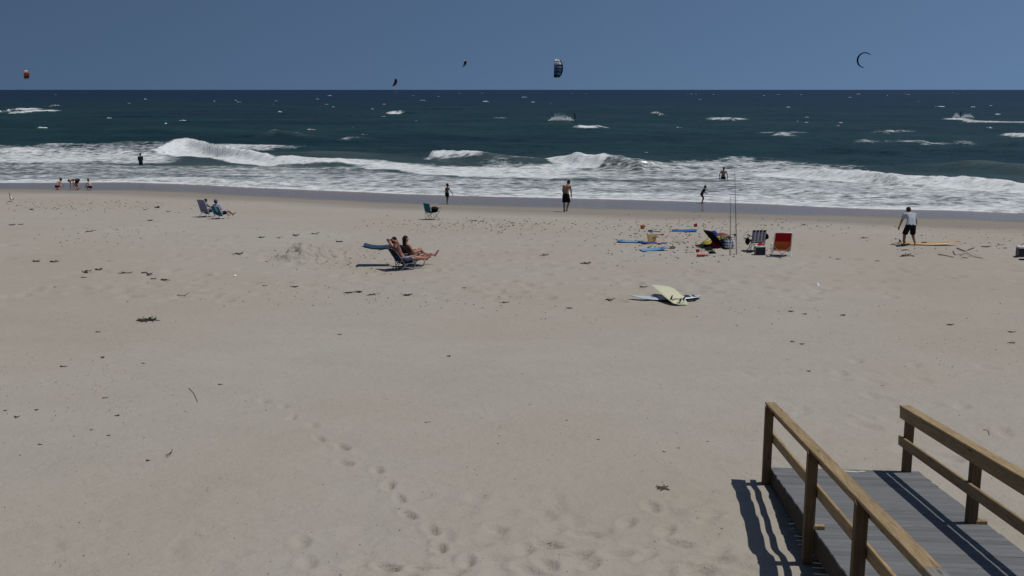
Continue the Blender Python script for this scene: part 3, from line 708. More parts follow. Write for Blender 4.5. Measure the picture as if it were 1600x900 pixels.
def person(label, loc, rz, H, skin, pose, clothes=(), hair=HAIR_B, hairlen='short', child=False, female=False, vox=None, sink=0.0, group=None, base=None, cap=None, nofeet=False):
    p = dict(DEF); p.update(pose)
    g = {k: nrm(v) for k, v in p.items() if k in ('sp1', 'sp2', 'neck', 'head', 'face', 'sh', 'hip')}
    L2 = lambda k: (nrm(p[k][0]), nrm(p[k][1]))
    hs = 1.22 if child else 1.0; bd = 1.0 if not child else 0.92
    P = V(0, 0, 0); mid = P + g['sp1'] * 0.15 * H; nb_ = mid + g['sp2'] * 0.155 * H
    nt = nb_ + g['neck'] * 0.042 * H; hc = nt + g['head'] * 0.062 * H * hs
    hw = (0.052 if not female else 0.056) * H * bd; sw = (0.108 if not female else 0.095) * H * (0.92 if child else 1)
    J = {}
    for i, s in ((0, -1), (1, 1)):
        J['hip', i] = P + g['hip'] * s * hw - g['sp1'] * 0.02 * H
        J['kn', i] = J['hip', i] + L2('th')[i] * 0.238 * H; J['an', i] = J['kn', i] + L2('sn')[i] * 0.235 * H; J['to', i] = J['an', i] + L2('ft')[i] * 0.11 * H
        J['sh', i] = nb_ - g['sp2'] * 0.028 * H + g['sh'] * s * sw
        J['el', i] = J['sh', i] + L2('ua')[i] * 0.168 * H; J['wr', i] = J['el', i] + L2('fa')[i] * 0.145 * H
    b = MB(); fx = MB()
    r = lambda q: q * H * bd
    n_s = g['sp1'].cross(g['hip']).normalized()
    for s in (-1, 1):
        b.capsule(P + g['hip'] * s * 0.038 * H - g['sp1'] * 0.01 * H, mid + g['sh'] * s * 0.030 * H, r(.060), r(.050))
        b.capsule(mid + g['sh'] * s * 0.030 * H, nb_ + g['sh'] * s * 0.050 * H - g['sp2'] * 0.055 * H, r(.052), r(.060 if not female else .052))
        b.ball(P + g['hip'] * s * 0.035 * H - g['sp1'] * 0.03 * H - g['hip'].cross(g['sp1']) * -0.0, r(.062))
    b.capsule(J['sh', 0], J['sh', 1], r(.032), r(.032)); b.capsule(nb_ - g['sp2'] * .05 * H, nt + g['neck'] * .02 * H, r(.040), r(.031))
    fc = g['face']; fc = (fc - g['head'] * fc.dot(g['head'])).normalized(); rt = fc.cross(g['head']).normalized()
    HM = Matrix((rt, fc, g['head'])).transposed()
    b.ball(hc, (.046 * H * hs, .056 * H * hs, .066 * H * hs), HM, 16, 10)
    b.ball(hc - g['head'] * .035 * H * hs + fc * .018 * H * hs, (.033 * H * hs, .038 * H * hs, .034 * H * hs), HM)
    b.capsule(hc + fc * .050 * H * hs + g['head'] * .008 * H, hc + fc * .064 * H * hs - g['head'] * .012 * H * hs, .008 * H * hs, .011 * H * hs, 8)
    for s in (-1, 1): b.ball(hc + rt * s * .047 * H * hs - g['head'] * .006 * H, (.008 * H, .014 * H, .019 * H), HM, 8, 6)
    for i, s in ((0, -1), (1, 1)):
        b.capsule(J['sh', i], J['el', i], r(.031), r(.024)); b.capsule(J['el', i], J['wr', i], r(.025), r(.0165))
        b.capsule(J['hip', i], J['kn', i], r(.056), r(.036)); cm = J['kn', i].lerp(J['an', i], 0.32)
        b.capsule(J['kn', i], cm, r(.036), r(.035)); b.capsule(cm, J['an', i], r(.035), r(.021))
        heel = J['an', i] - L2('ft')[i] * 0.03 * H + L2('sn')[i] * 0.018 * H
        b.capsule(J['an', i], heel, r(.022), r(.020)); b.capsule(heel, J['to', i] + L2('sn')[i] * .02 * H, r(.020), r(.013)); b.capsule(J['an', i], J['to', i] + L2('sn')[i] * .012 * H, r(.02), r(.014))
        hd = L2('fa')[i]; pc = J['wr', i] + hd * .028 * H
        aside = hd.cross(V(0, 1, 0.2)) if abs(hd.y) < .8 else hd.cross(V(0, 0, 1)); aside.normalize(); pn = hd.cross(aside).normalized()
        b.capsule(J['wr', i], pc + hd * .014 * H, r(.016), r(.019))
        for k, (o_, ln) in enumerate(((-.0155, .038), (-.005, .045), (.0055, .042), (.0155, .033))):
            a0 = pc + hd * .022 * H + aside * o_ * H; a1 = a0 + (hd + pn * .25 * -s).normalized() * ln * .55 * H; a2 = a1 + (hd + pn * .7 * -s).normalized() * ln * .45 * H
            fx.tube([a0, a1, a2], [.0056 * H, .005 * H, .0038 * H], 6)
        a0 = pc - aside * .012 * H - hd * .01 * H; a1 = a0 + (hd * .6 - aside).normalized() * .026 * H; fx.tube([a0, a1, a1 + hd * .018 * H], [.0066 * H, .006 * H, .0045 * H], 6)
    zmin = min(v[2] for v in b.v)
    if base is None: off = V(0, 0, -zmin - sink)
    else: off = V(*base)
    root = empty('person', loc, rz); tag(root, label, 'person', group)
    vx = vox or 0.0105 * H / 1.7
    for q in (b, fx): q.v = [tuple(Vector(v) + off) for v in q.v]
    finish(bake(b, vx), skin, 'body', root, fx)
    T = lambda q: q + off
    # hair
    h = MB(); k = hs * H
    if cap is None:
        h.ball(T(hc + g['head'] * .010 * k - fc * .008 * k), (.0515 * k, .0590 * k, .0655 * k), HM, 16, 10)
        if hairlen == 'long':
            h.capsule(T(hc - fc * .03 * k), T(hc - fc * .045 * k - g['head'] * .12 * k), .042 * k, .025 * k)
        hm = h.mesh('hair', hair)
        bm = bmesh.new(); bm.from_mesh(hm); c0 = T(hc)
        cut = [v for v in bm.verts if (v.co - c0).dot(fc) > .012 * k and (v.co - c0).dot(g['head']) < .026 * k or ((v.co - c0).dot(g['head']) < -.050 * k and hairlen != 'long')]
        bmesh.ops.delete(bm, geom=cut, context='VERTS'); 
        rr_ = random.Random(4)
        for v in bm.verts: v.co += (v.co - c0).normalized() * rr_.uniform(-.002, .004) * k
        bm.to_mesh(hm); bm.free(); link('hair', hm, root)
    else:
        h.ball(T(hc - fc * .008 * k), (.0495 * k, .0575 * k, .064 * k), HM, 16, 10); link('hair', h.mesh('hair', hair), root)
        c = MB(); c.lathe(T(hc + g['head'] * .012 * k), [(.0535 * k, 0), (.054 * k, .02 * k), (.046 * k, .045 * k), (.02 * k, .060 * k), (.001, .062 * k)], 16, HM)
        co = c.build('cap', cap, root)
        q = T(hc + g['head'] * .014 * k); rows = [[q + fc * (.045 + .035 * a) * k + rt * (u * .046) * k - g['head'] * (.006 * a + .012 * u * u) * k for u in (-1, -.5, 0, .5, 1)] for a in (0, .5, 1)]
        MB().sheet(rows, .004 * k).build('brim', cap, co)
    for s in (-1, 1):
        MB().ball(T(hc + fc * .0545 * k + rt * s * .018 * k + g['head'] * .006 * k), .0055 * k, None, 8, 6).build('eye', EYE, root)
    def frus(mb, a, c_, ra, rc, n=14): mb.tube([T(a), T(a.lerp(c_, .5)), T(c_)], [ra, (ra + rc) / 2, rc], n)
    for kind, m in clothes:
        c = MB(); gr = .012 * H
        if kind in ('shorts', 'trunks', 'bikini_bottom'):
            fr = dict(shorts=.92, trunks=.62, bikini_bottom=.10)[kind]; fl = dict(shorts=.022, trunks=.014, bikini_bottom=.004)[kind] * H
            for i, s in ((0, -1), (1, 1)):
                c.ball(T(P + g['hip'] * s * 0.035 * H - g['sp1'] * 0.03 * H), r(.062) + gr * .8)
                if fr > .2: frus(c, J['hip', i], J['hip', i].lerp(J['kn', i], fr), r(.056) + gr, r(.042) + fl)
                frus(c, P + g['hip'] * s * 0.035 * H - g['sp1'] * .03 * H, P + g['hip'] * s * 0.032 * H + g['sp1'] * (.045 if kind != 'bikini_bottom' else .0) * H, r(.062) + gr, r(.056) + gr * .8)
        elif kind in ('shirt', 'wetsuit_top', 'bikini_top'):
            if kind != 'bikini_top':
                for i, s in ((0, -1), (1, 1)):
                    frus(c, P + g['hip'] * s * 0.036 * H - g['sp1'] * (.03 if kind == 'shirt' else 0) * H, mid + g['sh'] * s * 0.030 * H, r(.064) + gr, r(.054) + gr)
                    c.capsule(T(mid + g['sh'] * s * 0.030 * H), T(nb_ + g['sh'] * s * 0.050 * H - g['sp2'] * 0.05 * H), r(.052) + gr, r(.060) + gr * .9)
                    frus(c, J['sh', i], J['sh', i].lerp(J['el', i], .68) if kind == 'shirt' else J['el', i], r(.034) + gr, r(.028) + (gr if kind == 'shirt' else .004 * H))
                    if kind != 'shirt': frus(c, J['el', i], J['wr', i], r(.027) + .004 * H, r(.018) + .004 * H)
                c.capsule(T(P - g['sp1'] * .01 * H), T(mid), r(.062) + gr, r(.053) + gr); c.capsule(T(mid), T(nb_ - g['sp2'] * .05 * H), r(.053) + gr, r(.060) + gr)
                c.capsule(T(J['sh', 0]), T(J['sh', 1]), r(.034) + gr * .8, r(.034) + gr * .8)
            else:
                for s in (-1, 1): frus(c, nb_ + g['sh'] * s * .045 * H - g['sp2'] * .075 * H, nb_ + g['sh'] * s * .045 * H - g['sp2'] * .115 * H, r(.062), r(.060))
        elif kind == 'wetsuit_legs':
            for i, s in ((0, -1), (1, 1)):
                c.ball(T(P + g['hip'] * s * 0.035 * H - g['sp1'] * 0.03 * H), r(.062) + gr * .6)
                frus(c, J['hip', i], J['kn', i], r(.056) + gr * .7, r(.036) + gr * .6); c.capsule(T(J['kn', i]), T(J['kn', i].lerp(J['an', i], .3)), r(.036) + gr * .6, r(.037) + gr * .5); frus(c, J['kn', i].lerp(J['an', i], .3), J['an', i], r(.037) + gr * .5, r(.022) + gr * .4)
                frus(c, P + g['hip'] * s * 0.035 * H - g['sp1'] * .03 * H, mid + g['sh'] * s * 0.03 * H, r(.062) + gr * .6, r(.052) + gr * .6)
        nm = dict(shorts='swim_shorts', trunks='swim_trunks', bikini_bottom='bikini_bottom', shirt='shirt', wetsuit_top='wetsuit_top', bikini_top='bikini_top', wetsuit_legs='wetsuit_legs')[kind]
        finish(bake(c, vx * 1.15, 2, nm), m, nm, root)
    return root

BLACKC = CLOTH('black_swim_cloth', '17181c'); DARKRED = CLOTH('dark_red_cloth', '5a2028'); NAVYC = CLOTH('navy_cloth', '1c2740'); WHITET = CLOTH('white_tshirt', 'c3cad2', 0.06)
NEOP = mat('black_neoprene', (0.012, 0.015, 0.020), 0.55, 0.3, 20, 0.2, 0.3); CAPM = CLOTH('grey_cap', '3b4048')
g = G(884, 331)
person('shirtless man in black shorts walking with bowed head along the wet sand', g, R(-26), 1.82, SKIN_TAN, dict(sp1=(0, .04, 1), sp2=(.10, .30, 1), neck=(.25, .75, .75), head=(.2, .75, .8), face=(.15, .7, -.75), ua=((-.22, .10, -1), (.10, .28, -1)), fa=((.18, .42, -1), (-.06, .35, -1)), th=((-.05, .10, -1), (.10, .22, -1)), sn=((.02, -.06, -1), (-.20, -.30, -1))), [('shorts', BLACKC)])
g = G(699, 319)
person('dark haired boy in dark trunks stepping onto wet sand behind the teal camp chair', g, R(-38), 1.24, SKIN_BROWN, dict(sp2=(0, .10, 1), neck=(0, .25, 1), face=(.3, 1, -.2), ua=((-.20, -.12, -1), (.62, .25, -1)), fa=((-.05, .10, -1), (.55, .35, -1)), th=((-.04, .22, -1), (.02, -.12, -1)), sn=((0, -.12, -1), (0, -.30, -1))), [('trunks', BLACKC)], child=True)
g = G(1421, 384)
person('man in a white shirt, grey cap and dark shorts stooping beside the orange surfboard', g, R(-6), 1.76, SKIN_TAN, dict(sp1=(.14, .55, 1), sp2=(-.20, 1.05, 1), neck=(-.05, .75, .8), head=(-.08, .6, .9), face=(-.2, 1, -.5), ua=((-.42, .08, -1), (.30, -.02, -1)), fa=((-.16, .42, -1), (-.02, .30, -1)), th=((-.26, .34, -1), (.12, .40, -1)), sn=((-.10, -.40, -1), (.22, -.50, -1)), ft=((-.25, 1, -.1), (.2, 1, -.1))), [('shorts', BLACKC), ('shirt', WHITET)], hair=HAIR_BR, cap=CAPM)
g = G(1096, 318)
person('child in a black wetsuit crouching forward at the edge of the foam', g, R(-78), 1.20, SKIN_TAN, dict(sp1=(0, .45, 1), sp2=(0, .75, 1), neck=(0, .5, 1), head=(0, .2, 1), ua=((-.3, 1, -.25), (.3, -.25, -.5)), fa=((.1, 1, .05), (.1, .8, -.3)), th=((-.1, .75, -1), (.1, .35, -1)), sn=((0, -.35, -1), (0, -.40, -1))), [('wetsuit_top', NEOP), ('wetsuit_legs', NEOP)], child=True)
p = at_z(1130, 277, 0.15)
person('shirtless swimmer in black shorts wading waist deep in the whitewater', (p.x, p.y, seaz(p.x, p.y)), R(-8), 1.78, SKIN_TAN, dict(sp2=(.08, .1, 1), ua=((-.45, .05, -1), (.42, .1, -1)), fa=((.05, .2, -1), (.05, .3, -1)), neck=(.05, .2, 1)), [('shorts', BLACKC)], sink=0.78)
p = at_z(220, 256, 0.1)
person('lone surfer in a black wetsuit standing in the surf on the left', (p.x, p.y, seaz(p.x, p.y)), R(25), 1.70, SKIN_TAN, dict(ua=((-.06, .25, -1), (.06, .25, -1)), fa=((.35, .7, -.5), (-.35, .7, -.5)), th=((-.02, 0, -1), (.10, .05, -1))), [('wetsuit_top', NEOP), ('wetsuit_legs', NEOP)], sink=0.55)
# three children digging at the water's edge on the left
g = G(89, 297)
person('pale backed child crouching in dark red trunks, leftmost of the three digging at the waterline', g, R(-30), 1.34, SKIN_PALE, dict(sp1=(0, .45, 1), sp2=(0, 1.1, 1), neck=(0, 1, .6), head=(0, .9, .6), face=(0, .6, -1), ua=((-.25, .75, -.8), (.25, .75, -.8)), fa=((.35, .6, -.8), (-.35, .6, -.8)), th=((-.3, 1, .22), (.3, 1, .22)), sn=((.05, -.62, -1), (-.05, -.62, -1)), ft=((-.1, 1, -.05), (.1, 1, -.05))), [('trunks', DARKRED)], child=True)
g = G(122, 297)
person('person in dark patterned swimwear bending over with both hands on the wet sand', g, R(82), 1.55, SKIN_RED, dict(sp1=(0, .85, .12), sp2=(0, 1, -.34), neck=(0, 1, -.1), head=(0, 1, -.1), face=(0, -.1, -1), ua=((-.08, .12, -1), (.08, .02, -1)), fa=((0, .1, -1), (0, -.08, -1)), th=((-.1, .50, -1), (.1, .72, -1)), sn=((0, -.66, -1), (0, -.72, -1))), [('trunks', fabric('patterned_swim_cloth', rgb('2c2734'), 0.5))], female=True, child=False)
g = G(142, 297.5)
person('dark haired child squatting in black trunks, rightmost of the three digging at the waterline', g, R(62), 1.18, SKIN_PALE, dict(sp1=(0, .25, 1), sp2=(0, .75, 1), neck=(0, .6, 1), head=(0, .3, 1), face=(.1, 1, -.3), ua=((-.15, .8, -.9), (.15, .8, -.9)), fa=((0, .65, -1), (0, .55, -1)), th=((-.35, 1, .2), (.35, 1, .2)), sn=((.05, -.62, -1), (-.05, -.62, -1))), [('trunks', BLACKC)], child=True)

# ------------------------------------------------------------------ chairs
M_ALU = mat('white_painted_tube', (0.62, 0.63, 0.65), 0.35, 0.08, 20, 0, 0.5)
M_BTUBE = mat('dark_steel_tube', (0.035, 0.036, 0.04), 0.4, 0.2, 20, 0, 0.5)
M_GTUBE = mat('grey_steel_tube', (0.28, 0.29, 0.31), 0.35, 0.15, 20, 0, 0.5, 0.5)
M_PLAST = mat('white_plastic', (0.66, 0.67, 0.68), 0.4, 0.05, 10)
def panel(x0, x1, a, b, sag, th, m, name, parent, n=7):
    """fabric stretched between two cross bars a and b (y,z), sagging in the middle"""
    rows = []
    A = V(0, *a); B = V(0, *b); nn = (B - A).cross(V(1, 0, 0)).normalized()
    for i in range(6):
        t = i / 5; q = A.lerp(B, t)
        rows.append([q + V(x0 + (x1 - x0) * j / (n - 1), 0, 0) + nn * sag * (0.35 + 0.65 * math.sin(math.pi * t)) * (1 - (2 * j / (n - 1) - 1) ** 2) for j in range(n)])
    return MB().sheet(rows, th).build(name, m, parent)
def beach_chair(name, label, loc, rz, m_back, m_seat, tube, seat_h=.20, back_len=.66, back_lean=R(28), w=.54, upper=None, split=.5, tube_r=.0125, rear_x=False):
    t = empty(name, loc, rz); tag(t, label, 'beach chair')
    sy0, sy1 = -.02, .44; by = sy0 - math.sin(back_lean) * back_len; bz = seat_h + math.cos(back_lean) * back_len
    hw = w / 2
    panel(-hw, hw, (sy1, seat_h + .03), (sy0, seat_h - .01), -.03, .006, m_seat, 'seat', t)
    q = lambda s: (sy0 + (by - sy0) * s, seat_h + (bz - seat_h) * s)
    if upper:
        panel(-hw, hw, q(.05), q(split), .03, .006, m_back, 'backrest', t); panel(-hw * .97, hw * .97, q(split), q(.98), .03, .006, upper, 'headrest', t)
    else: panel(-hw, hw, q(.05), q(.98), .03, .006, m_back, 'backrest', t)
    for s in (-1, 1):
        x = s * (hw + .012)
        MB().tube([(x, sy1 + .02, seat_h + .03), (x, sy0, seat_h - .01)], tube_r, 8).build('seat_rail', tube, t)
        f = MB().tube([(x, sy0 + .03, seat_h - .06), (x, sy0, seat_h)] + [(x, *q(k)) for k in (.3, .6, .92)] + [(s * hw * .9, *q(1.0)), (0, *q(1.02))], tube_r, 8).build('back_frame', tube, t)
        MB().tube([(x * 1.03, sy1 - .02, seat_h + .02), (x * 1.05, sy1 - .16, .012), (x * 1.05, sy0 + .06, .012)], tube_r, 8).build('leg', tube, t)
        MB().tube([(x * 1.03, sy0 + .12, seat_h - .0), (x * 1.05, sy0 - .16, .012), (x * 1.05, sy0 - .02, .012)], tube_r, 8).build('leg', tube, t)
        az = seat_h + .23
        MB().tube([(x * 1.04, sy1 - .06, seat_h + .03), (x * 1.06, sy1 - .10, az - .01)], tube_r, 8).build('arm_support', tube, t)
        yb = sy0 + (by - sy0) * ((az - seat_h) / (bz - seat_h))
        MB().box((x * 1.08, (yb + sy1 - .04) / 2, az + .004), (.05, sy1 - .04 - yb + .04, .024), bev=.006).build('armrest', M_PLAST if tube is M_ALU else tube, t)
    MB().tube([(-hw * 1.08, sy0 - .16, .014), (hw * 1.08, sy0 - .16, .014)], tube_r, 8).build('foot_bar', tube, t)
    if rear_x:
        MB().tube([(-hw, *q(.25)), (hw * .2, sy0 - .17, .03)], tube_r, 8).build('brace', tube, t); MB().tube([(hw, *q(.25)), (-hw * .2, sy0 - .17, .03)], tube_r, 8).build('brace', tube, t)
    return t
def camp_chair(name, label, loc, rz, m_back, m_seat, tube, w=.56, top=.86, stripes_n=0, m_stripe=None, m_top=None, pouches=None):
    t = empty(name, loc, rz); tag(t, label, 'camp chair'); hw = w / 2; sh = .42
    fy, byy = .26, -.24
    for a, b_ in (((-hw, fy, sh), (hw, fy, .01)), ((hw, fy, sh), (-hw, fy, .01)), ((-hw, byy, .36), (hw, byy - .02, .01)), ((hw, byy, .36), (-hw, byy - .02, .01)),
                  ((-hw, fy, sh), (-hw, byy, .01)), ((-hw, byy, .36), (-hw, fy, .01)), ((hw, fy, sh), (hw, byy, .01)), ((hw, byy, .36), (hw, fy, .01))):
        MB().tube([a, b_], .009, 8).build('leg', tube, t)
    for sx_ in (-1, 1):
        for yy in (fy, byy): MB().lathe((sx_ * hw, yy, .0), [(.02, 0), (.024, .012), (.014, .03)], 10).build('foot', M_BTUBE, t)
        MB().tube([(sx_ * hw, byy, .01), (sx_ * hw, byy - .03, .40), (sx_ * hw, byy - .13, top)], .009, 8).build('back_post', tube, t)
        MB().tube([(sx_ * hw, fy, .01 + sh), (sx_ * hw, fy + .02, .60)], .009, 8).build('arm_post', tube, t)
        rows = [[(sx_ * (hw + dx), byy - .07 + (fy + .04 - byy + .07) * k / 5, .615 - .02 * math.sin(math.pi * k / 5)) for dx in (-.03, 0, .03)] for k in range(6)]
        MB().sheet(rows, .012).build('armrest', m_seat, t)
    panel(-hw, hw, (fy, sh + .01), (byy, .37), -.05, .008, m_seat, 'seat', t)
    A = (byy - .02, .40); B = (byy - .13, top)
    if not stripes_n: panel(-hw, hw, A, B, .035, .008, m_back, 'backrest', t)
    else:
        bk = panel(-hw, hw, A, B, .0, .008, m_back, 'backrest', t)
        for k in range(stripes_n):
            x0 = -hw + w * (k + .15) / stripes_n; x1 = -hw + w * (k + .62) / stripes_n
            panel(x0, x1, (A[0] - .016, A[1] + .02), (B[0] + .011, B[1] - .09), 0, .004, m_stripe, 'stripe', bk, 3)
            panel(x0 + .0, x1 + .02, (B[0] + .009, B[1] - .085), (B[0] - .007, B[1] - .004), 0, .004, m_top, 'top_square', bk, 3)
    if pouches:
        for sx_, z, r_ in pouches:
            o = MB(); rp = random.Random(int(z * 100)); o.ball((sx_ * (hw + .10), byy + .18, z), (r_, r_ * .7, r_ * 1.3), None, 10, 8); o.v = [tuple(Vector(v) + V(rp.uniform(-.25, .25), rp.uniform(-.2, .2), rp.uniform(-.3, .3)) * r_) for v in o.v]
            o.tube([(sx_ * (hw + .02), byy + .18, .61), (sx_ * (hw + .09), byy + .18, z + r_)], .012, 6); o.build('hanging_pouch', BLACKC, t)
    return t
g = G(676, 343)
camp = camp_chair('camp_chair', 'teal folding camp chair with a dark bag on its seat near the wet sand', g, R(-52), CLOTH('teal_canvas', '1f6f83'), CLOTH('dark_canvas', '22262c'), M_GTUBE, top=.84)
o = MB(); rp = random.Random(9); o.ball((0, 0, 0), (.20, .22, .13), None, 14, 10); o.v = [tuple(Vector(v) * rp.uniform(.85, 1.12)) for v in o.v]
bag = o.build('clothes_bundle', CLOTH('black_jacket', '191a1e')); bag.location = g + V(0.11, 0.10, .52); tag(bag, 'bundled dark clothes lying on the seat of the teal camp chair', 'clothes')
g = G(1181, 392)
camp_chair('camp_chair', 'grey and black striped folding camp chair between the fishing rods and red chair', g, R(4), CLOTH('light_grey_canvas', 'd4d3d8'), CLOTH('charcoal_canvas', '202227'), M_BTUBE, w=.53, top=.87, stripes_n=4, m_stripe=CLOTH('slate_stripe', '85869a'), m_top=CLOTH('black_stripe', '121319'), pouches=[(-1, .40, .10), (1, .58, .09)])
g = G(1221, 400)
beach_chair('beach_chair', 'red and orange low beach chair with white frame beside the cooler', g, R(-5), CLOTH('orange_canvas', 'b8602c'), CLOTH('orange_seat', '8a3f22'), M_ALU, seat_h=.22, back_len=.74, back_lean=R(20), w=.62, upper=CLOTH('red_canvas', 'a01222'), split=.50, rear_x=True)
g = G(321, 339)
beach_chair('beach_chair', 'pale lavender beach chair seen from behind, left of the teal one', g, R(-30), CLOTH('lavender_canvas', '8f8ca8', .08), CLOTH('lavender_seat', '86839c', .08), M_ALU, seat_h=.22, back_len=.72, back_lean=R(20), w=.50)
g2 = G(342, 342)
beach_chair('beach_chair', 'low teal beach chair holding a person in a pale blue shirt', g2, R(-32), CLOTH('teal_sling', '14707f'), CLOTH('teal_seat', '125d6c'), M_ALU, seat_h=.20, back_len=.50, back_lean=R(26), w=.54)
SIT = dict(sp1=(0, -.40, 1), sp2=(0, -.35, 1), neck=(0, -.1, 1), head=(0, .0, 1), face=(0, 1, -.1), ua=((-.35, .35, -1), (.35, .35, -1)), fa=((-.1, 1, .05), (.1, 1, .05)), th=((-.12, 1, .30), (.12, 1, .30)), sn=((0, .75, -.75), (0, .9, -.55)), ft=((-.1, .8, .5), (.1, .8, .5)))
person('person in a pale blue shirt and hat lounging in the low teal beach chair', g2, R(-32), 1.62, SKIN_TAN, dict(SIT, sp1=(0, -.62, 1), sp2=(0, -.45, 1)), [('shirt', CLOTH('pale_blue_shirt', '9fb4cf', .2)), ('trunks', NAVYC)], hair=HAIR_BR, cap=CLOTH('blue_hat', '7d92b5'), base=(0, .10, .28))
person('person in a grey patterned shirt sitting in the pale lavender beach chair', G(321, 339), R(-30), 1.55, SKIN_TAN, dict(SIT, sp1=(0, -.70, 1), sp2=(.15, -.25, 1), ua=((-.3, .3, -1), (.8, .5, -.7)), fa=((-.1, 1, .05), (.5, 1, .0)), neck=(0, .7, .7), head=(0, .8, .7)), [('shirt', fabric('grey_patterned_shirt', rgb('8d8ea6'), .5)), ('trunks', NAVYC)], hair=HAIR_BR, base=(0, .10, .28))

# the couple sunbathing: chairs side by side, facing along the beach to the right
gA = G(627, 421)
RZ = R(-56)
fwd = V(-math.sin(RZ), math.cos(RZ), 0); left = V(-math.cos(RZ), -math.sin(RZ), 0)
chA = beach_chair('beach_chair', 'dark low beach chair with a blue back under the sunbather with raised arms', gA, RZ, CLOTH('navy_sling', '2a3a66'), CLOTH('navy_seat', '232e50'), M_GTUBE, seat_h=.22, back_len=.62, back_lean=R(34), w=.54, upper=CLOTH('dark_sling', '22242c'), split=.45, rear_x=True)
gB = gA + left * 0.62 + fwd * .72; gB.z = gz(gB.x, gB.y)
chB = beach_chair('beach_chair', 'black low beach chair with a canopy behind it under the sunbathing woman', gB, RZ, CLOTH('black_sling', '1a1b20'), CLOTH('black_seat', '1b1c22'), M_BTUBE, seat_h=.22, back_len=.66, back_lean=R(38), w=.54)
RI = Matrix.Rotation(-RZ, 3, 'Z')
rows = []
for i in range(11):
    u = i / 10; rows.append([RI @ V(-.50 - 1.12 * u, .15 + x, .70 - .13 * math.sin(u * 2.2) + .10 * u * u + .05 * (1 - (x / .3) ** 2)) for x in (-.3, -.2, -.1, 0, .1, .2, .3)])
cano = MB().sheet(rows, .05).build('canopy', CLOTH('blue_canopy', '2c4a66'), chB)
for s_ in (-1, 1): MB().tube([RI @ V(-.18, .15 + s_ * .22, .62), RI @ V(-.5, .15 + s_ * .29, .68), RI @ V(-1.1, .15 + s_ * .29, .56)], .012, 6).build('canopy_arm', M_BTUBE, chB)
LIE = dict(sp1=(0, -.62, 1), sp2=(0, -.55, 1), neck=(0, -.2, 1), head=(0, .0, 1), face=(0, 1, -.05), th=((-.08, 1, .14), (.08, 1, .16)), sn=((0, 1, -.18), (.0, 1, -.12)), ft=((-.15, .6, .9), (.15, .6, .9)))
person('sunbather in navy trunks with arms raised to the head, nearer of the couple', gA, RZ, 1.80, SKIN_RED, dict(LIE, ua=((-.55, -.38, .75), (.55, -.38, .75)), fa=((1, -.05, .10), (-1, -.05, .10))), [('trunks', CLOTH('grey_blue_trunks', '4b5068'))], hair=HAIR_B, base=(0, .06, .33))
person('woman in a bikini reclining with one knee bent, farther of the couple', gB, RZ, 1.68, SKIN_RED, dict(LIE, ua=((-.3, .4, -.8), (.35, .45, -.8)), fa=((.1, 1, .1), (-.3, 1, .1)), th=((-.05, 1, .72), (.08, 1, .2)), sn=((0, .75, -.95), (0, 1, -.12)), ft=((-.1, 1, .1), (.15, .6, .9))), [('bikini_bottom', BLACKC), ('bikini_top', CLOTH('white_black_bikini', '55565c', .6))], hair=HAIR_BR, hairlen='long', female=True, base=(0, .07, .33))

# the black recliner heaped with towels, right of the bodyboards
g = G(1122, 387)
beach_chair('beach_chair', 'black reclined beach chair heaped with towels and bags left of the fishing rods', g, R(-62), CLOTH('black_mesh', '141519'), CLOTH('black_mesh_seat', '17181d'), M_BTUBE, seat_h=.20, back_len=.74, back_lean=R(46), w=.56)
def towel(name, label, c, w, l, h, m, seed, rz=0, cat='towel'):
    n, k = 16, 12; rows = []
    for i in range(k):
        row = []
        for j in range(n):
            u = j / (n - 1) * 2 - 1; v = i / (k - 1) * 2 - 1
            e = max(0, 1 - abs(u) ** 3) * max(0, 1 - abs(v) ** 3)
            f = float(fbm(np.array([u * 2.2 + seed]), np.array([v * 2.2 + seed]), seed, 3)[0])
            row.append((u * w / 2 * (1 + .2 * f), v * l / 2 * (1 + .2 * f), .012 + e * h * (1 + 1.2 * f)))
        rows.append(row)
    o = MB().sheet(rows, .015).build(name, m); o.location = c; o.rotation_euler = (0, 0, rz); tag(o, label, cat); return o
towel('towel', 'yellow towel draped by the black reclined chair', G(1106, 383) , .55, .5, .17, CLOTH('yellow_towel', 'a89a3c'), 3, .4)
towel('towel', 'pale yellow towel bundled behind the black reclined chair', G(1127, 377), .8, .6, .20, CLOTH('straw_towel', 'b0a04a'), 5, .2)
towel('towel', 'red towel crumpled beside the black reclined chair', G(1118, 387.5), .5, .35, .22, CLOTH('red_towel', '7a1a22'), 6, .1)
towel('towel', 'dark green towel lying flat at the foot of the beach gear', G(1105, 385), .9, .4, .07, CLOTH('dark_green_towel', '1d2420'), 8, 0)
towel('towel', 'pink towel lying over the far side of the beach gear', G(1128, 370), .7, .3, .16, CLOTH('pink_towel', 'a05a60'), 12, 0)
def plaid():
    t = NT('plaid_cloth'); sp_ = t.n('ShaderNodeSeparateXYZ'); t.l(t.coord(), sp_.inputs[0])
    a = t.math('GREATER_THAN', t.math('FRACT', t.math('MULTIPLY', sp_.outputs[0], 9)), .5); b_ = t.math('GREATER_THAN', t.math('FRACT', t.math('MULTIPLY', sp_.outputs[2], 9)), .5)
    f = t.math('MULTIPLY', t.math('ADD', a, b_), .5); return t.done(t.bsdf(Base_Color=t.mix(f, rgb('1c2650'), rgb('a9adba')), Roughness=.85))
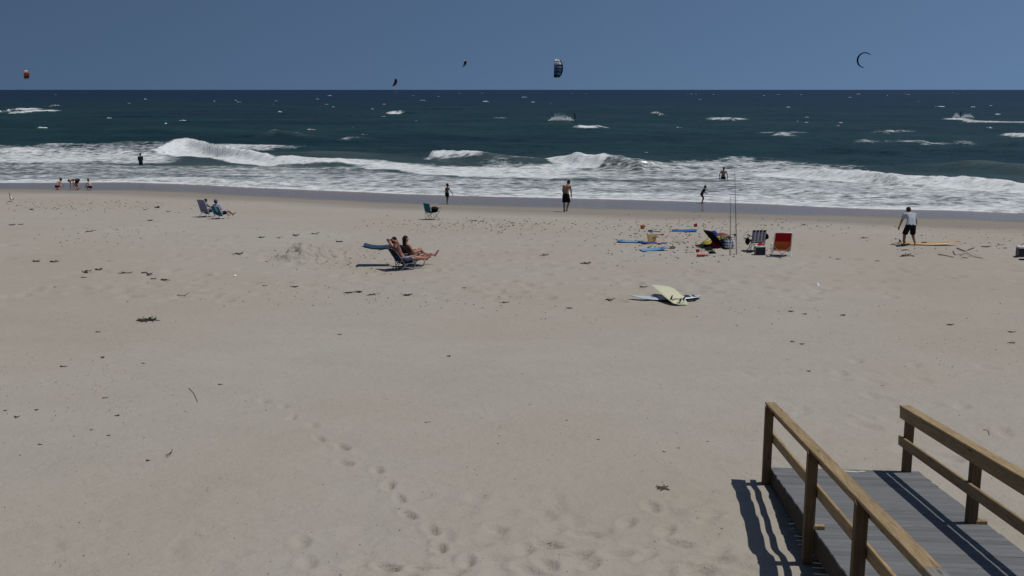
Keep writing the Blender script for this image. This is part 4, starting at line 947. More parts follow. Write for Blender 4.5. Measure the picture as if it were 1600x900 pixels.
def bag_obj(name, label, c, sx_, sy_, sz, m, seed, cat='bag', rz=0):
    o = MB(); o.box((0, 0, sz / 2), (sx_, sy_, sz), bev=min(sx_, sy_, sz) * .28); rp = random.Random(seed)
    o.v = [tuple(Vector(v) + V(rp.uniform(-1, 1), rp.uniform(-1, 1), rp.uniform(-1, .6) if v[2] > .05 else 0) * .035) for v in o.v]
    r_ = empty(name, c, rz); tag(r_, label, cat); o.build('bag_body', m, r_)
    for s in (-1, 1):
        MB().tube([(-sx_ * .25, s * sy_ * .25, sz * .9), (-sx_ * .2, s * sy_ * .3, sz * 1.25), (sx_ * .2, s * sy_ * .3, sz * 1.25), (sx_ * .25, s * sy_ * .25, sz * .9)], .012, 6).build('bag_handle', m, r_)
    return r_
bag_obj('beach_bag', 'blue and white plaid beach bag beside the fishing rods', G(1138, 388), .42, .3, .38, plaid(), 4)
bag_obj('beach_bag', 'black beach bag standing between the recliner and the plaid bag', G(1129, 387.5), .30, .28, .36, BLACKC, 8)
bag_obj('beach_bag', 'small dark green bag lying on the sand in front of the beach gear', G(1107, 391), .28, .2, .12, CLOTH('dark_bag', '232820'), 12, rz=.3)
bag_obj('beach_bag', 'small black pouch lying on the sand left of the fishing rod spikes', G(1113, 396), .24, .16, .10, BLACKC, 14, rz=.6)
def ball_cap(c, label, m):
    t = empty('sun_hat', c); tag(t, label, 'hat')
    MB().lathe((0, 0, 0), [(.13, 0), (.135, .05), (.115, .11), (.06, .15), (.002, .16)], 16).build('crown', m, t)
    MB().lathe((0, 0, 0), [(.13, .0), (.21, -.01), (.21, .002), (.13, .012)], 18).build('brim', m, t)
ball_cap(G(1117, 387) + V(-.02, .25, .50), 'bright blue hat resting on top of the black reclined chair', CLOTH('bright_blue_cloth', '2746a8'))

# ------------------------------------------------------------------ coolers
def cooler(label, c, w, d, h, body, lid, rz=0, tall_handle=False):
    t = empty('cooler', c, rz); tag(t, label, 'cooler')
    MB().box((0, 0, h * .41), (w, d, h * .82), bev=.02).build('cooler_body', body, t)
    MB().box((0, 0, h * .91 + .002), (w * 1.05, d * 1.05, h * .18), bev=.018).build('lid', lid, t)
    if tall_handle:
        MB().tube([(-w * .25, 0, h), (-w * .2, 0, h + .09), (w * .2, 0, h + .09), (w * .25, 0, h)], .011, 8).build('carry_handle', M_BTUBE, t)
    else:
        MB().tube([(-w * .53, -d * .35, h * .8), (-w * .60, -d * .3, h * .55), (-w * .60, d * .3, h * .55), (-w * .53, d * .35, h * .8)], .012, 8).build('carry_handle', lid, t)
    return t
NAVYP = mat('navy_plastic', rgb('161d2e'), .35, .1, 8)
g = G(1187, 398)
cooler('navy cooler with a white lid standing between the striped and red chairs', g, .36, .30, .36, NAVYP, M_PLAST, R(3))
towel('towel', 'red cloth lying on the white lid of the cooler', g + V(.03, 0, .355), .24, .22, .07, CLOTH('bright_red_cloth', 'a01c22'), 17)
g = G(1600, 401)
cooler('navy cooler with a white lid at the right edge of the beach', g, .52, .36, .40, NAVYP, M_PLAST, R(-3), True)
o = MB().tube([(0, 0, .03), (.9, -.1, .03)], .03, 8).build('beach_umbrella', CLOTH('navy_rolled', '1b2436')); o.location = G(1592, 406.5); tag(o, 'rolled dark umbrella lying in front of the cooler at the right edge', 'umbrella')
MB().tube([(.9, -.1, .03), (1.25, -.14, .03)], .012, 6).build('umbrella_pole', M_GTUBE, o)
# ------------------------------------------------------------------ boards
def board_mesh(L, W, T, rocker, nose=1.0, tail=.45, n=26, ns=14, square_tail=False, square_nose=False):
    """a surfboard or bodyboard: length along Y, deck up"""
    m = MB(); vs_ = []
    for i in range(n):
        u = i / (n - 1); y = -L / 2 + L * u
        e = 1 - abs(2 * u - 1) ** (2.2 if not square_tail else 3.0)
        if u < .5: wv = (tail + (1 - tail) * (1 - (1 - 2 * u) ** 2.4)) if i > 0 or square_tail else tail * .55
        else: wv = max(0.03, (1 - (2 * u - 1) ** (2.3 / nose))) ** .75 if not square_nose else max(.45, 1 - .55 * (2 * u - 1) ** 3)
        w = W / 2 * wv; th = T / 2 * (0.35 + 0.65 * min(1, 4 * u * (1 - u) + .15)); zc = rocker * (max(0, u - .5) * 2) ** 2.4 + rocker * .4 * (max(0, .5 - u) * 2) ** 2.4
        for k in range(ns):
            an = 2 * math.pi * k / ns; cx = math.cos(an); cz = math.sin(an)
            vs_.append((math.copysign(abs(cx) ** .6, cx) * w, y, zc + T / 2 + math.copysign(abs(cz) ** .8, cz) * th))
    fs = [(i * ns + k, i * ns + (k + 1) % ns, (i + 1) * ns + (k + 1) % ns, (i + 1) * ns + k) for i in range(n - 1) for k in range(ns)]
    fs.append(tuple(reversed(range(ns)))); fs.append(tuple(range((n - 1) * ns, n * ns)))
    return m.add(vs_, fs)
def fin(x, y, z, h, c, m, parent, up=1, lean=0.0):
    pr = [(0, 0), (c, 0), (c * .30, h * .75), (-c * .12, h), (-c * .18, h * .85), (-c * .02, h * .4)]
    b = MB(); N = len(pr)
    for th in (-.006, .006): b.v += [(x + th + lean * q[1] * up, y + q[0], z + q[1] * up) for q in pr]
    b.f += [tuple(range(N)), tuple(reversed(range(N, 2 * N)))] + [(k, (k + 1) % N, N + (k + 1) % N, N + k) for k in range(N)]
    return b.build('fin', m, parent, False)
CREAM = mat('cream_board', rgb('d0cfae'), .35, .06, 4); WHITEB = mat('white_board', rgb('b9c2cf'), .3, .06, 4); ORANGEB = mat('orange_board', rgb('c2964f'), .35, .1, 3)
BLKP = mat('black_rubber', (0.015, 0.015, 0.017), .6, .2, 20)
BLU1 = mat('blue_foam', rgb('2f5f9f'), .5, .12, 6); BLU2 = mat('light_blue_foam', rgb('5f93bd'), .5, .12, 6); BLU3 = mat('dark_blue_foam', rgb('1f3f80'), .5, .12, 6); BLK = mat('navy_edge', rgb('15264a'), .5, .1)
def surfboard(label, c, rz, L, W, T, m, tail=.45, nose=1.0, flip=False, tilt=(0, 0), fins=True, pad=None, stripe=None):
    t = empty('surfboard', c, rot=Euler((tilt[0], tilt[1], rz), 'XYZ')); tag(t, label, 'surfboard')
    b = board_mesh(L, W, T, .11 if not flip else .10, nose, tail)
    if flip: b.v = [(x, y, .10 + T - z) for x, y, z in b.v]
    b.build('board', m, t)
    zt = (.10 + T) if flip else 0.0
    if fins:
        for x, y, ln in ((0, -L / 2 + .08, 0), (-W * .28, -L / 2 + .26, -.15), (W * .28, -L / 2 + .26, .15)): fin(x, y, (.095 + T * .8) if flip else .01, .13, .11, BLKP, t, 1 if flip else 1, ln)
    if pad:
        for (px_, py_, sx_, sy_) in pad: MB().box((px_, py_, T + .012), (sx_, sy_, .012), bev=.003).build('traction_pad', BLKP, t)
    if stripe:
        MB().box((0, 0, T + .004), (.012, L * .8, .004)).build('stringer_line', stripe, t)
    return t
g = G(1040, 469)
wb = surfboard('white surfboard lying under the cream one with its tail to the right', g + V(0, .10, .02), R(97), 2.05, .50, .055, WHITEB, fins=False, pad=[(0, -.88, .26, .20), (0, -.64, .26, .14)])
MB().box((0, .45, .064), (.10, .5, .006), bev=.002).build('deck_graphic', BLK, wb)
cb = surfboard('cream surfboard lying upside down across the white one, fins up', G(1043, 468) + V(0.02, 0, .08), R(15), 1.80, .64, .06, CREAM, tail=.62, nose=.42, flip=True, tilt=(R(9), R(7)))
# the bands painted round its fins
for k, (y, w_) in enumerate(((-.62, .40), (-.86, .30))):
    MB().sheet([[(x, y + .10 * (x / .2) ** 2 * -1 + d_, .166 - .02 * (x / .25) ** 2 + (-.018 if y < -.8 else 0)) for x in np.linspace(-w_ / 2, w_ / 2, 9)] for d_ in (0, .03)], .004).build('painted_band', BLKP, cb)
g = G(1452, 383)
ob = surfboard('long orange surfboard beside the stooping man', g + V(0, .1, .03), R(-93), 2.45, .56, .065, ORANGEB, tail=.5, nose=1.1, fins=False)
MB().box((0, -.18, .078), (.20, .18, .014), bev=.004).build('deck_pad', BLKP, ob)
fin(0, -1.20, .06, .15, .14, BLKP, ob); fin(.10, -1.02, .06, .11, .11, BLKP, ob); fin(-.10, -1.02, .06, .11, .11, BLKP, ob)
MB().tube([(0, -1.1, .075), (.16, -1.35, .03), (.02, -1.5, .02), (-.2, -1.3, .02), (-.22, -1.0, .03)], .008, 6).build('leash', BLKP, ob)

def bodyboard(label, c, rz, L, W, m, edge, tilt=(0, 0), leash=True):
    t = empty('bodyboard', c, rot=Euler((tilt[0], tilt[1], rz), 'XYZ')); tag(t, label, 'bodyboard')
    b = board_mesh(L, W, .055, .05, 1, .8, 18, 12, True, True); b.build('deck', m, t)
    for s in (-1, 1):
        pts = [(s * W / 2 * (.93 + .07 * math.sin(math.pi * k / 8)) * (1 if k < 7 else (.9 if k == 7 else .62)), -L / 2 + L * k / 8, .028 + .05 * (max(0, k / 8 - .5) * 2) ** 2.4) for k in range(9)]
        MB().tube(pts, .017, 6).build('rail', edge, t)
    if leash: MB().tube([(0, .3 * L, .07), (.1, .36 * L, .09), (.2, .30 * L, .08), (.24, .18 * L, .07)], .008, 6).build('leash', BLKP, t)
    return t
bodyboard('light blue bodyboard lying flat, leftmost of the toys', G(984, 378.5), R(88), 1.05, .50, BLU2, BLK)
bodyboard('dark blue bodyboard lying under the yellow basket', G(1014, 380) , R(86), .90, .44, BLU3, BLK)
bodyboard('pale blue pointed bodyboard in front of the yellow basket', G(1021, 391), R(-80), 1.02, .46, BLU2, BLU1, (R(3), 0))
bodyboard('mid blue bodyboard lying apart behind the others toward the water', G(1069, 361.5), R(86), 1.10, .50, BLU1, BLK, (R(-3), R(-3)))

# ------------------------------------------------------------------ toys
def bucket(name, label, c, r0, r1, h, m, lattice=False, rz=0, cat='bucket', lie=False):
    t = empty(name, c, rot=Euler((R(78) if lie else 0, 0, rz), 'XYZ')); tag(t, label, cat)
    if lattice:
        MB().lathe((0, 0, 0), [(r0, 0), (r0 * 1.02, .012), (r0 * .3, .012)], 18).build('base', m, t)
        for z, r_ in ((.0, r0), (h * .34, r0 + (r1 - r0) * .34), (h * .67, r0 + (r1 - r0) * .67)):
            MB().tube([(r_ * math.cos(a * math.pi / 9), r_ * math.sin(a * math.pi / 9), z + .012) for a in range(19)], .008, 6).build('hoop', m, t)
        for k in range(14):
            for s in (-1, 1):
                a0 = 2 * math.pi * k / 14; a1 = a0 + s * .9
                MB().tube([((r0 + (r1 - r0) * q) * math.cos(a0 + (a1 - a0) * q), (r0 + (r1 - r0) * q) * math.sin(a0 + (a1 - a0) * q), .01 + h * q) for q in (0, .33, .66, 1)], .0065, 5).build('slat', m, t)
    else:
        MB().lathe((0, 0, 0), [(r0 * .9, 0), (r0, .01), (r1, h), (r1 * .94, h), (r0 * .94, .02), (.001, .02)], 20).build('bucket_wall', m, t)
    MB().tube([(r1 * math.cos(a * math.pi / 10), r1 * math.sin(a * math.pi / 10), h) for a in range(21)], .012, 6).build('rim', m, t)
    return t
YEL = mat('yellow_plastic', rgb('c29a26'), .4, .08, 8); ORG = mat('orange_plastic', rgb('c05a28'), .4, .08, 8); REDP = mat('red_plastic', rgb('b0202e'), .4, .1, 8); BLUP = mat('blue_plastic', rgb('243f8e'), .4, .1, 8)
PINK = mat('pink_plastic', rgb('b56a6a'), .4, .1, 8)
bucket('toy_basket', 'yellow lattice toy basket standing on the dark blue bodyboard', G(1019, 379.5) + V(0, .14, .07), .145, .205, .25, YEL, True, cat='basket')
bucket('toy_bucket', 'small orange toy bucket behind the yellow basket', G(1004, 357.5), .085, .12, .15, ORG)
bucket('toy_bucket', 'small red toy cup beside the long red tube', G(1090, 394), .065, .08, .10, REDP)
bucket('toy_bucket', 'red toy bucket lying on its side behind the mid blue bodyboard', G(1084, 354.5) + V(0, 0, .07), .06, .085, .15, REDP, rz=R(80), lie=True)
def shovel(label, c, rz, m, L=.5):
    t = empty('toy_shovel', c, rz); tag(t, label, 'shovel')
    MB().tube([(0, -L / 2, .03), (0, L * .15, .035)], .016, 8).build('handle', m, t); MB().tube([(-.06, -L / 2, .03), (.06, -L / 2, .03)], .016, 8).build('grip', m, t)
    MB().sheet([[(x * (1 - .25 * (k / 4) ** 3), L * .15 + L * .35 * k / 4, .02 + .05 * (x / .08) ** 2) for x in (-.085, -.04, 0, .04, .085)] for k in range(5)], .01).build('blade', m, t)
shovel('navy toy shovel lying behind the yellow basket', G(1022, 362.5), R(70), BLUP, .55)
shovel('red toy shovel lying right of the yellow basket', G(1031, 367.5), R(-80), REDP, .36)
shovel('pink toy shovel lying right of the dark blue bodyboard', G(1024, 381.5), R(-85), PINK, .5)
shovel('blue toy shovel standing out right of the pink one', G(1037, 381), R(-60), BLUP, .3)
o = empty('water_bottle', G(1097, 401), R(-84)); tag(o, 'long red bottle lying on the sand below the beach gear', 'bottle')
MB().lathe((0, 0, .055), [(.045, -.2), (.055, -.19), (.055, .06), (.028, .13), (.028, .17), (.001, .17)], 16, Matrix.Rotation(R(-90), 3, 'X')).build('bottle_body', REDP, o); MB().lathe((0, 0, .055), [(.032, .17), (.032, .21), (.001, .21)], 12, Matrix.Rotation(R(-90), 3, 'X')).build('bottle_cap', mat('dark_red_plastic', rgb('6a1620'), .4), o)
SH = mat('dark_sandal', rgb('23262e'), .7, .2)
for i, (px, py, rz_, lb) in enumerate(((1049, 388.5, 1.2, 'dark sandal at the tip of the pale blue bodyboard'), (1052, 386.5, .4, 'second dark sandal beside the tip of the pale blue bodyboard'))):
    o = empty('sandal', G(px, py), rz_); tag(o, lb, 'sandal')
    MB().sheet([[(x * (.8 + .2 * math.sin(3.1 * k / 5)), -.13 + .26 * k / 5, .014) for x in (-.05, 0, .05)] for k in range(6)], .02).build('sole', SH, o); MB().tube([(-.05, .0, .02), (0, .05, .07), (.05, .0, .02)], .012, 6).build('strap', SH, o)
pp = MB().sheet([[(-.07, -.05, .01), (0, -.05, .03), (.08, -.04, .01)], [(-.03, 0, .05), (.0, .01, .14), (.06, .02, .04)], [(-.02, .06, .02), (.02, .07, .05), (.05, .06, .01)]], .004).build('paper_scrap', mat('white_paper', (.75, .75, .74), .8, .05)); pp.location = G(1277, 447); tag(pp, 'crumpled white paper scrap alone on the sand below the red chair', 'paper')
pp = MB().sheet([[(-.05, -.03, .01), (0, -.03, .02), (.05, -.03, .01)], [(-.03, .03, .02), (.0, .03, .06), (.04, .03, .02)]], .004).build('paper_scrap', MATS['white_paper']); pp.location = G(367, 432); tag(pp, 'tiny white scrap on the sand between the weed and the dug heap', 'paper')

# ------------------------------------------------------------------ fishing rods
def rod(label, base_px, top_px, reel_t):
    c = G(*base_px); tp = at_y(top_px[0], top_px[1], c.y); t = empty('fishing_rod', c); tag(t, label, 'fishing rod')
    d = tp - c; N = 14
    pts = [d * (k / N) for k in range(N + 1)]
    MB().tube([V(0, 0, -.25), V(0, 0, 0), d * .20], [.014, .03, .03], 8).build('sand_spike', mat('pale_pvc', (.55, .53, .48), .5, .1), t)
    MB().tube([p_ + V(0.0, 0, 0) for p_ in pts[2:]], [.017 * (1 - .72 * k / (N - 2)) for k in range(N - 1)], 8).build('rod_blank', mat('dark_rod', (.03, .03, .035), .35, .1), t)
    r_ = empty  # reel
    q = d * reel_t + V(-.055, -.03, 0)
    rl = MB().lathe(q, [(.02, -.05), (.045, -.045), (.03, -.02), (.03, .02), (.045, .045), (.02, .05)], 14).build('reel', M_BTUBE, t)
    MB().tube([q, q + V(-.07, -.02, .02), q + V(-.09, -.02, .05)], .008, 6).build('reel_handle', M_BTUBE, rl)
    MB().tube([q, d * reel_t], .010, 6).build('reel_foot', M_BTUBE, rl)
    for k in (5, 7, 9, 11, 12, 13):
        MB().tube([pts[k] + V(.018 + .018 * math.cos(a * math.pi / 4), -.012, .018 * math.sin(a * math.pi / 4)) for a in range(9)], .003, 5).build('line_guide', M_GTUBE, t)
rod('shorter fishing rod standing upright in a sand spike, left of the pair', (1141, 399.5), (1141, 305), .30)
rod('tall fishing rod standing upright in a sand spike, right of the pair', (1151, 398), (1148, 268), .24)

# ------------------------------------------------------------------ gull
g = G(18, 315); t = empty('seagull', g, R(35)); tag(t, 'seagull with one dark wing raised standing on the sand at the left edge', 'seagull')
M_GW = mat('gull_white', (.66, .66, .65), .8, .08, 20); M_GD = mat('gull_dark_wing', (.06, .06, .065), .8, .3, 20); M_GB = mat('gull_bill', (.45, .25, .05), .5)
b = MB(); b.capsule((0, -.14, .17), (0, .10, .19), .06, .075); b.capsule((0, .10, .20), (0, .17, .27), .045, .036); b.ball((0, .19, .29), (.04, .05, .042)); b.capsule((0, -.15, .17), (0, -.28, .17), .045, .02)
finish(bake(b, .010), M_GW, 'body', t)
MB().tube([(0, .235, .288), (0, .285, .278), (0, .30, .268)], [.012, .009, .003], 6).build('bill', M_GB, t)
for s in (-1, 1):
    MB().sheet([[(s * (.05 + .025 * k), .07 - .20 * v - .06 * k, .22 + .20 * k - .05 * v * k) for v in (0, .35, .7, 1)] for k in (0, .6, 1.2, 1.7)] if s < 0 else
               [[(s * (.066 + .012 * math.sin(3.1 * k)), .10 - .42 * v, .235 - .11 * k + .05 * v * k - .02 * v) for v in (0, .35, .7, 1)] for k in (0, .4, .8, 1)], .014).build('wing', M_GD, t)
    MB().tube([(s * .03, .0, .13), (s * .032, .01, .0)], .006, 6).build('leg', M_GB, t); MB().tube([(s * .032, -.01, .006), (s * .035, .05, .006)], .008, 5).build('foot', M_GB, t)
    MB().ball((s * .036, .205, .30), .006, None, 6, 5).build('eye', EYE, t)

# ------------------------------------------------------------------ kites and kite surfers
def kite(label, c, Rk, a0, a1, chord, A, B, C, col_panels, m_edge, nseg=6, tub=.12, tipf=.45, marks=None):
    t = empty('kite', c); tag(t, label, 'kite', 'kites flying over the sea')
    A, B, C = nrm(A), nrm(B), nrm(C)
    def pt(s, q):
        th = a0 + (a1 - a0) * s; e = 1 - abs(2 * s - 1) ** 2.2; ch = chord * (tipf + (1 - tipf) * e)
        le = -chord * .5 * 1.0 - .0 + chord * .45 * (1 - e) * .6
        return (B * math.sin(th) + A * math.cos(th)) * (Rk - .10 * Rk * math.sin(math.pi * q) * -.3) + C * -(le + ch * q)
    n = 24
    MB().tube([pt(i / n, 0) for i in range(n + 1)], [tub * (.5 + .5 * (1 - abs(2 * i / n - 1) ** 3)) for i in range(n + 1)], 8).build('leading_edge', m_edge, t)
    for k in range(nseg):
        s0, s1 = k / nseg, (k + 1) / nseg
        MB().sheet([[pt(s0 + (s1 - s0) * i / 4, q / 5) for q in range(6)] for i in range(5)], .02).build('canopy_panel', col_panels[k % len(col_panels)], t)
        if k: MB().tube([pt(s0, q / 5) for q in range(6)], [tub * .6 * (1 - .08 * q) for q in range(6)], 6).build('strut', m_edge, t)
    MB().tube([pt(i / n, 1) for i in range(n + 1)], tub * .35, 6).build('trailing_edge', m_edge, t)
    if marks:
        for s, q, ds, dq, m in marks:
            MB().sheet([[pt(s + ds * i / 2, q + dq * j / 2) - (B * math.sin(a0 + (a1 - a0) * s) + A * math.cos(a0 + (a1 - a0) * s)) * -.05 for j in range(3)] for i in range(3)], .02).build('printed_mark', m, t)
    return t
KW = CLOTH('kite_white', 'dfe6ef', .04, .5); KN = CLOTH('kite_navy', '14161f'); KB = CLOTH('kite_blue_grey', '9db0d2', .06, .5); KR = CLOTH('kite_red', 'b8483c', .1, .5); KD = CLOTH('kite_dark', '1d2026'); KO = CLOTH('kite_salmon', 'c48a78', .1, .5)
c = at_y(868, 107, 262)
kite('large navy and white inflatable kite flying above the middle of the sea', c, 2.45, R(-61), R(61), 2.05, (.25, -1, 0), (0.02, 0, 1), (1, .25, -.06), [KN, KB, KB, KB, KW, KW], KN, 6, .15, .55,
     [(.06, .30, .08, .22, KW), (.18, .52, .03, .48, KN), (.27, .60, .03, .36, KN), (.36, .56, .03, .40, KN), (.45, .62, .03, .34, KN), (.54, .56, .03, .40, KN), (.62, .06, .05, .90, KN), (.72, .60, .03, .3, KN), (.80, .56, .03, .36, KN), (.70, .42, .26, .07, KN), (.16, .44, .46, .08, KN)])
c = at_y(1351.5, 94, 275)
an = R(152)   # the bow of the arc points up and to the left
kite('thin black crescent kite seen edge on above the right of the sea', c, 1.85, R(-105), R(112), 1.1, (math.cos(an), 0, math.sin(an)), (-math.sin(an), 0, math.cos(an)), (.10, 1, .04), [KD], KD, 6, .16, .5)
c = at_y(41, 117, 420)
kite('small red and white kite flying low over the left of the sea', c, 1.9, R(-62), R(62), 1.9, (.5, -1, 0), (0.05, 0, 1), (1, .5, 0), [KW, KR, KO, KR, KO, KW], KO, 6, .12, .5)
c = at_y(613, 129.5, 430)
kite('small dark kite with a red tip just above the horizon', c, 1.75, R(-62), R(62), 1.3, (.9, -.6, .2), (0.30, 0, 1), (.8, .7, 0), [KR, KR, KR, KD, KD, KD], KD, 6, .10, .4)
c = at_y(722, 100, 480)
kite('small dark and white kite left of the large kite', c, 1.7, R(-62), R(62), 1.3, (.9, -.6, .2), (0.28, 0, 1), (.8, .7, 0), [KW, KW, KD, KD, KD, KW], KD, 6, .10, .4)
def kiter(label, px, py, face, lean):
    p = at_z(px, py, 0.2); z = max(seaz(p.x, p.y), 0) + .12
    person(label, (p.x, p.y, z + .06), face, 1.75, SKIN_TAN, dict(sp1=(lean, -.35, 1), sp2=(lean, -.3, 1), hip=(1, 0, 0), ua=((-.2, 1, .35), (.2, 1, .35)), fa=((.1, 1, .4), (-.1, 1, .4)), th=((-.55, .6, -.8), (.55, .6, -.8)), sn=((-.25, -.2, -1), (.25, -.2, -1))), [('wetsuit_top', NEOP), ('wetsuit_legs', NEOP)], vox=.022)
    b = board_mesh(1.4, .42, .03, .04, 1, .8, 14, 10, True, True); o = b.build('kiteboard', mat('kiteboard_paint', rgb('2a2d36'), .3)); o.location = (p.x, p.y, z); o.rotation_euler = (R(8), 0, face + R(90))
    tag(o, 'dark board under the ' + label.replace('leaning back ', ''), 'kiteboard')
    s = MB(); rr_ = random.Random(px)
    return p, z
p, z = kiter('kite surfer leaning back beside a plume of spray near the large kite', 898, 187.5, R(-70), .15)
p2, z2 = kiter('kite surfer leaning back ahead of a long white wake at the right', 1500, 184.5, R(70), .2)
# spray thrown up by their boards: many small droplets of foam
sp_ = MB(); rr_ = random.Random(6)
for (q, zz, sgn, LL, hh) in ((p, z, -1, 6.0, 1.5), (p2, z2, 1, 3.2, 1.0), (p2, z2, -1, 1.6, 1.1)):
    for k in range(900):
        u = rr_.random() ** .8; x = sgn * (u * LL + .2); e = math.sin(min(1, u * 1.05) * math.pi) ** .7 * hh
        r_ = rr_.uniform(.03, .12); y = rr_.uniform(-.6, .6); zc = abs(rr_.gauss(0, .38)) * e
        sp_.add([(q.x + x + r_ * a, q.y + y + r_ * b_, zz - .1 + zc + r_ * c_) for a, b_, c_ in ((1, 0, -.5), (-.5, .8, -.5), (-.5, -.8, -.5), (0, 0, 1))], [(0, 1, 3), (1, 2, 3), (2, 0, 3), (0, 2, 1)])
tag(sp_.build('spray', M_FOAM), 'white spray thrown up behind the two kite surfers', 'spray', kind='stuff')

# ------------------------------------------------------------------ weed, driftwood and flecks on the sand
WEED = mat('dried_seaweed', (.045, .038, .029), .85, .35, 15, .3); WEED2 = mat('brown_seaweed', (.085, .065, .045), .85, .35, 15, .3); DRIFT = mat('dark_driftwood', (.05, .042, .034), .85, .3, 15, .4)
def weed_mesh(seed, m, spread=1.0, nst=9):
    # strands tangled round one flat mat so that a clump is a single piece
    rr = random.Random(seed); w = MB()
    for k in range(nst):
        x, y = max(-.085, min(.085, rr.gauss(0, .07))) * spread, max(-.05, min(.05, rr.gauss(0, .05))) * spread; an = rr.uniform(-.7, .7) + (math.pi if rr.random() < .5 else 0); pts = []; z = .01
        for i in range(5):
            pts.append((x, y, max(.006, z))); an += rr.uniform(-.6, .6); s = rr.uniform(.03, .08); x += math.cos(an) * s; y += math.sin(an) * s; z += rr.uniform(-.015, .025)
        w.tube(pts, [.004, .013, .016, .012, .003], 5)
    w.ball((0, 0, .006), (.09 * spread, .065 * spread, .008), None, 10, 6)
    for k in range(3):
        w.ball((rr.uniform(-.07, .07), rr.uniform(-.04, .04), .012), (rr.uniform(.03, .07), rr.uniform(.03, .05), rr.uniform(.012, .03)), Matrix.Rotation(rr.uniform(0, 3), 3, 'Z'), 8, 6)
    return w.mesh('seaweed_clump', m)
wm = [weed_mesh(s, WEED if s % 3 else WEED2, 1 + .25 * (s % 3), 7 + s % 4) for s in range(6)]
rr = random.Random(8)
spots = [(49, 328, 1), (245, 325, 1.5), (226, 328, .9), (262, 331, 1), (31, 351, .9), (18, 352, .9), (234, 345, 1), (139, 362, 1.1), (371, 397, 1.4), (55, 409, 1.1), (82, 409, 1.2), (135, 424, 1.2), (152, 422, 1), (196, 427, 1.2), (224, 427, .9), (232, 429, .9), (255, 438, 1), (131, 434, .8), (239, 436, .8), (153, 519, .45), (160, 559, .45), (97, 573, .5), (224, 568, .3), (25, 652, .45), (7, 642, .3), (56, 641, .35), (183, 650, .35), (169, 681, .3), (142, 672, .25), (163, 622, .35), (63, 695, .3), (343, 601, .4), (230, 720, .3), (461, 368, 1.2), (491, 366, 1.1), (407, 371, 1), (528, 378, 1), (459, 449, .8), (636, 462, .9), (725, 451, .5), (789, 473, .8), (530, 523, .5), (701, 557, .4), (1127, 826, .12), (885, 657, .2), (934, 687, .2), (1037, 706, .2), (858, 850, .15), (1414, 400, 1.6), (1413, 391, 1.0), (1580, 536, .55), (1485, 508, .6), (1580, 519, .7), (1235, 487, .5), (1257, 491, .5), (1317, 493, .6), (1237, 534, .5), (1253, 538, .4), (1263, 580, .35), (1378, 603, .25), (851, 399, 1), (889, 482, .6), (952, 469, .9), (1004, 449, .9), (915, 412, 1.2), (1540, 386, 1), (1562, 383, .8), (1570, 388, .8), (1350, 372, .9), (1255, 352, .9), (1310, 405, .6), (1370, 408, .5), (740, 345, 1), (752, 346, .9), (800, 349, .9), (1078, 471, .9), (545, 458, .9), (560, 457, .9), (580, 461, .8), (435, 372, .8), (85, 449, .4), (413, 447, .5), (665, 660, .22), (671, 659, .15), (1105, 690, .18), (1060, 700, .15)]
ORD = ['first', 'second', 'third', 'fourth', 'fifth', 'sixth', 'seventh', 'eighth', 'ninth', 'tenth', 'eleventh', 'twelfth', 'thirteenth', 'fourteenth', 'fifteenth', 'sixteenth', 'seventeenth', 'eighteenth', 'nineteenth', 'twentieth']
def weed_place(x, y):
    if x < 300: return 'between the seagull and the lavender chair' if y < 370 else 'in the row left of the dug heap' if y < 445 else 'on the open sand at the far left'
    if x < 740: return 'near the sunbathing couple' if y < 400 else 'on the sand below the sunbathing couple' if y < 600 else 'beside the footprint trail'
    if x < 1130: return 'between the walking man and the cream surfboard' if y < 500 else 'on the sand left of the ramp'
    return 'around the orange surfboard' if y < 412 else 'on the open sand above the ramp'
tally = {}
for px, py, s in sorted(spots):
    tally.setdefault(weed_place(px, py), []).append((px, py, s))
for place, lst in tally.items():
    for i, (px, py, s) in enumerate(lst):
        o = link('seaweed_clump', wm[rr.randrange(6)], None, G(px, py) + V(0, 0, .002), (0, 0, rr.uniform(-.6, .6)), (s * rr.uniform(.9, 1.3) * .62, s * .62, s * rr.uniform(.9, 1.5) * .7))
        size = 'small' if s < .75 else 'dark'
        tag(o, f'{size} seaweed clump {place}, {ORD[i]} from left' if i < 20 else f'{size} seaweed clump {place}, rightmost', 'seaweed', 'seaweed clumps scattered on the sand')
o = link('seaweed_heap', weed_mesh(41, WEED, 1.5, 34), None, G(230, 501), (0, 0, .2), (.85, 1.0, .9)); tag(o, 'largest dark heap of dried seaweed, on the left of the open sand', 'seaweed')
o = link('seaweed_ring', None or weed_mesh(43, WEED2, 2.0, 14), None, G(1035, 763), (0, 0, .4), (.42, .5, .4)); tag(o, 'loose ring of brown seaweed strands left of the ramp', 'seaweed')
def twig(name, label, px_pts, r_, m=DRIFT, lift=0.01):
    w = [G(*q) for q in px_pts]; c = w[0]; o = MB().tube([q - c + V(0, 0, r_ + lift) for q in w], [r_ * (1 - .5 * i / len(w)) for i in range(len(w))], 6).build(name, m); o.location = c; tag(o, label, 'driftwood'); return o
twig('driftwood_branch', 'long bent driftwood branch on the sand below the orange surfboard', [(1489, 393), (1492, 399), (1500, 399), (1511, 396), (1520, 401.5)], .016)
twig('driftwood_branch', 'thick dark driftwood branch beside the tip of the orange surfboard', [(1495, 388.5), (1507, 393.5), (1514, 391), (1522, 388)], .022)
twig('driftwood_branch', 'short driftwood stick lying left of the bent branch', [(1466, 398.5), (1477, 400), (1490, 403)], .017)
twig('driftwood_branch', 'thin driftwood stick lying right of the bent branch', [(1503, 403), (1512, 404)], .014); twig('driftwood_branch', 'thin forked driftwood stick farthest right below the orange surfboard', [(1521, 402), (1528, 403), (1536, 404.5)], .012)
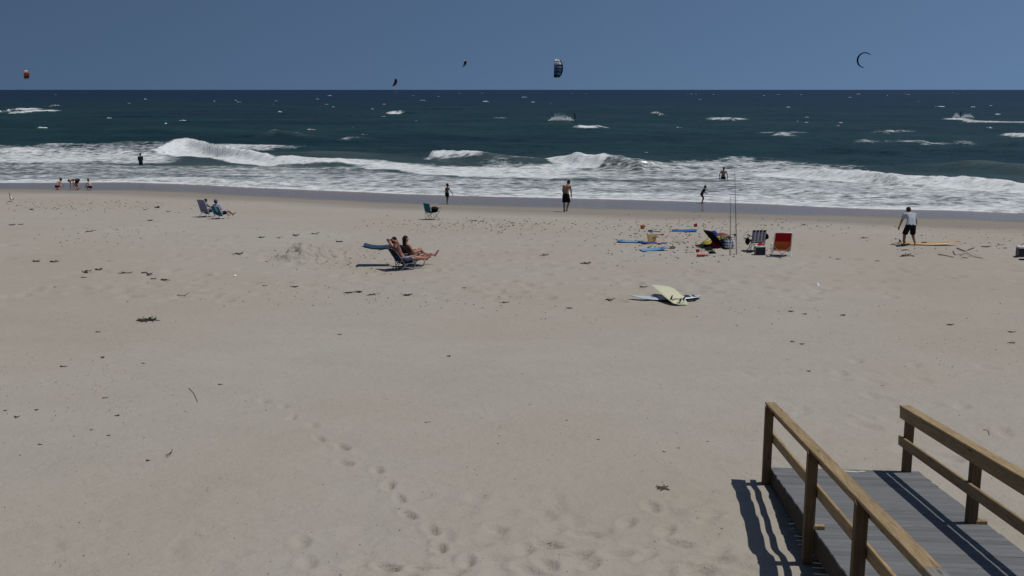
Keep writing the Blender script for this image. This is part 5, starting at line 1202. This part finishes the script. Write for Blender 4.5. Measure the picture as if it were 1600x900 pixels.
twig('twig', 'short dark twig poking from the sand at the left', [(260, 715.5), (266, 712), (270, 706)], .008, WEED, .03)
twig('twig', 'thin curved twig on the sand above the short dark twig', [(295, 607), (302, 614), (309, 629)], .005, WEED)
twig('twig', 'bent twig lying left of the dug sand heap', [(277, 462), (288, 463), (296, 458)], .010, WEED)
twig('twig', 'thin twig on the sand right of the ramp', [(1536, 672), (1544, 674), (1546, 681)], .005, WEED2)
fl = MB(); rf = random.Random(12)
def fleck(px, py, s):
    s = s * .58; p_ = G(px, py); an = rf.uniform(-.8, .8); a = V(math.cos(an), math.sin(an), 0) * s * rf.uniform(.6, 1.6); b_ = V(-math.sin(an), math.cos(an), 0) * s * rf.uniform(.3, .7)
    fl.add([p_ - a + V(0, 0, .004), p_ + b_ + V(0, 0, .004), p_ + a * .8 + V(0, 0, .006), p_ - b_ + V(0, 0, .004), p_ + V(0, 0, .01 + s * .5)], [(0, 1, 4), (1, 2, 4), (2, 3, 4), (3, 0, 4)])
def cloud(n, cx, cy, sx_, sy_, s0, s1):
    for _ in range(n):
        x, y = rf.gauss(cx, sx_), rf.gauss(cy, sy_)
        if y > 312 and -60 < x < 1660 and y < 905: fleck(x, y, rf.uniform(s0, s1))
cloud(420, 1060, 375, 70, 16, .03, .11); cloud(230, 1100, 354, 180, 7, .03, .11); cloud(220, 760, 350, 90, 6, .03, .11); cloud(280, 130, 320, 120, 7, .03, .10); cloud(90, 480, 402, 45, 8, .03, .08); cloud(80, 160, 365, 60, 8, .03, .08)  # dark chips round the toys and chairs also stand for shade in footprints
cloud(60, 560, 405, 30, 10, .03, .08); cloud(130, 720, 380, 200, 20, .02, .06); cloud(120, 1500, 378, 70, 12, .03, .08); cloud(110, 1230, 485, 230, 12, .015, .045); cloud(110, 520, 455, 180, 16, .015, .05); cloud(140, 130, 600, 90, 45, .008, .025); cloud(60, 640, 470, 120, 8, .02, .045)
cloud(90, 700, 620, 300, 40, .005, .016); cloud(70, 1500, 540, 80, 30, .01, .03)
for _ in range(550): fleck(rf.uniform(-40, 1640), rf.uniform(400, 900), rf.uniform(.006, .020))
tag(fl.build('beach_flecks', WEED2, None, False), 'tiny scattered flecks of weed, shell and painted footprint shade over the sand', 'debris', kind='stuff')
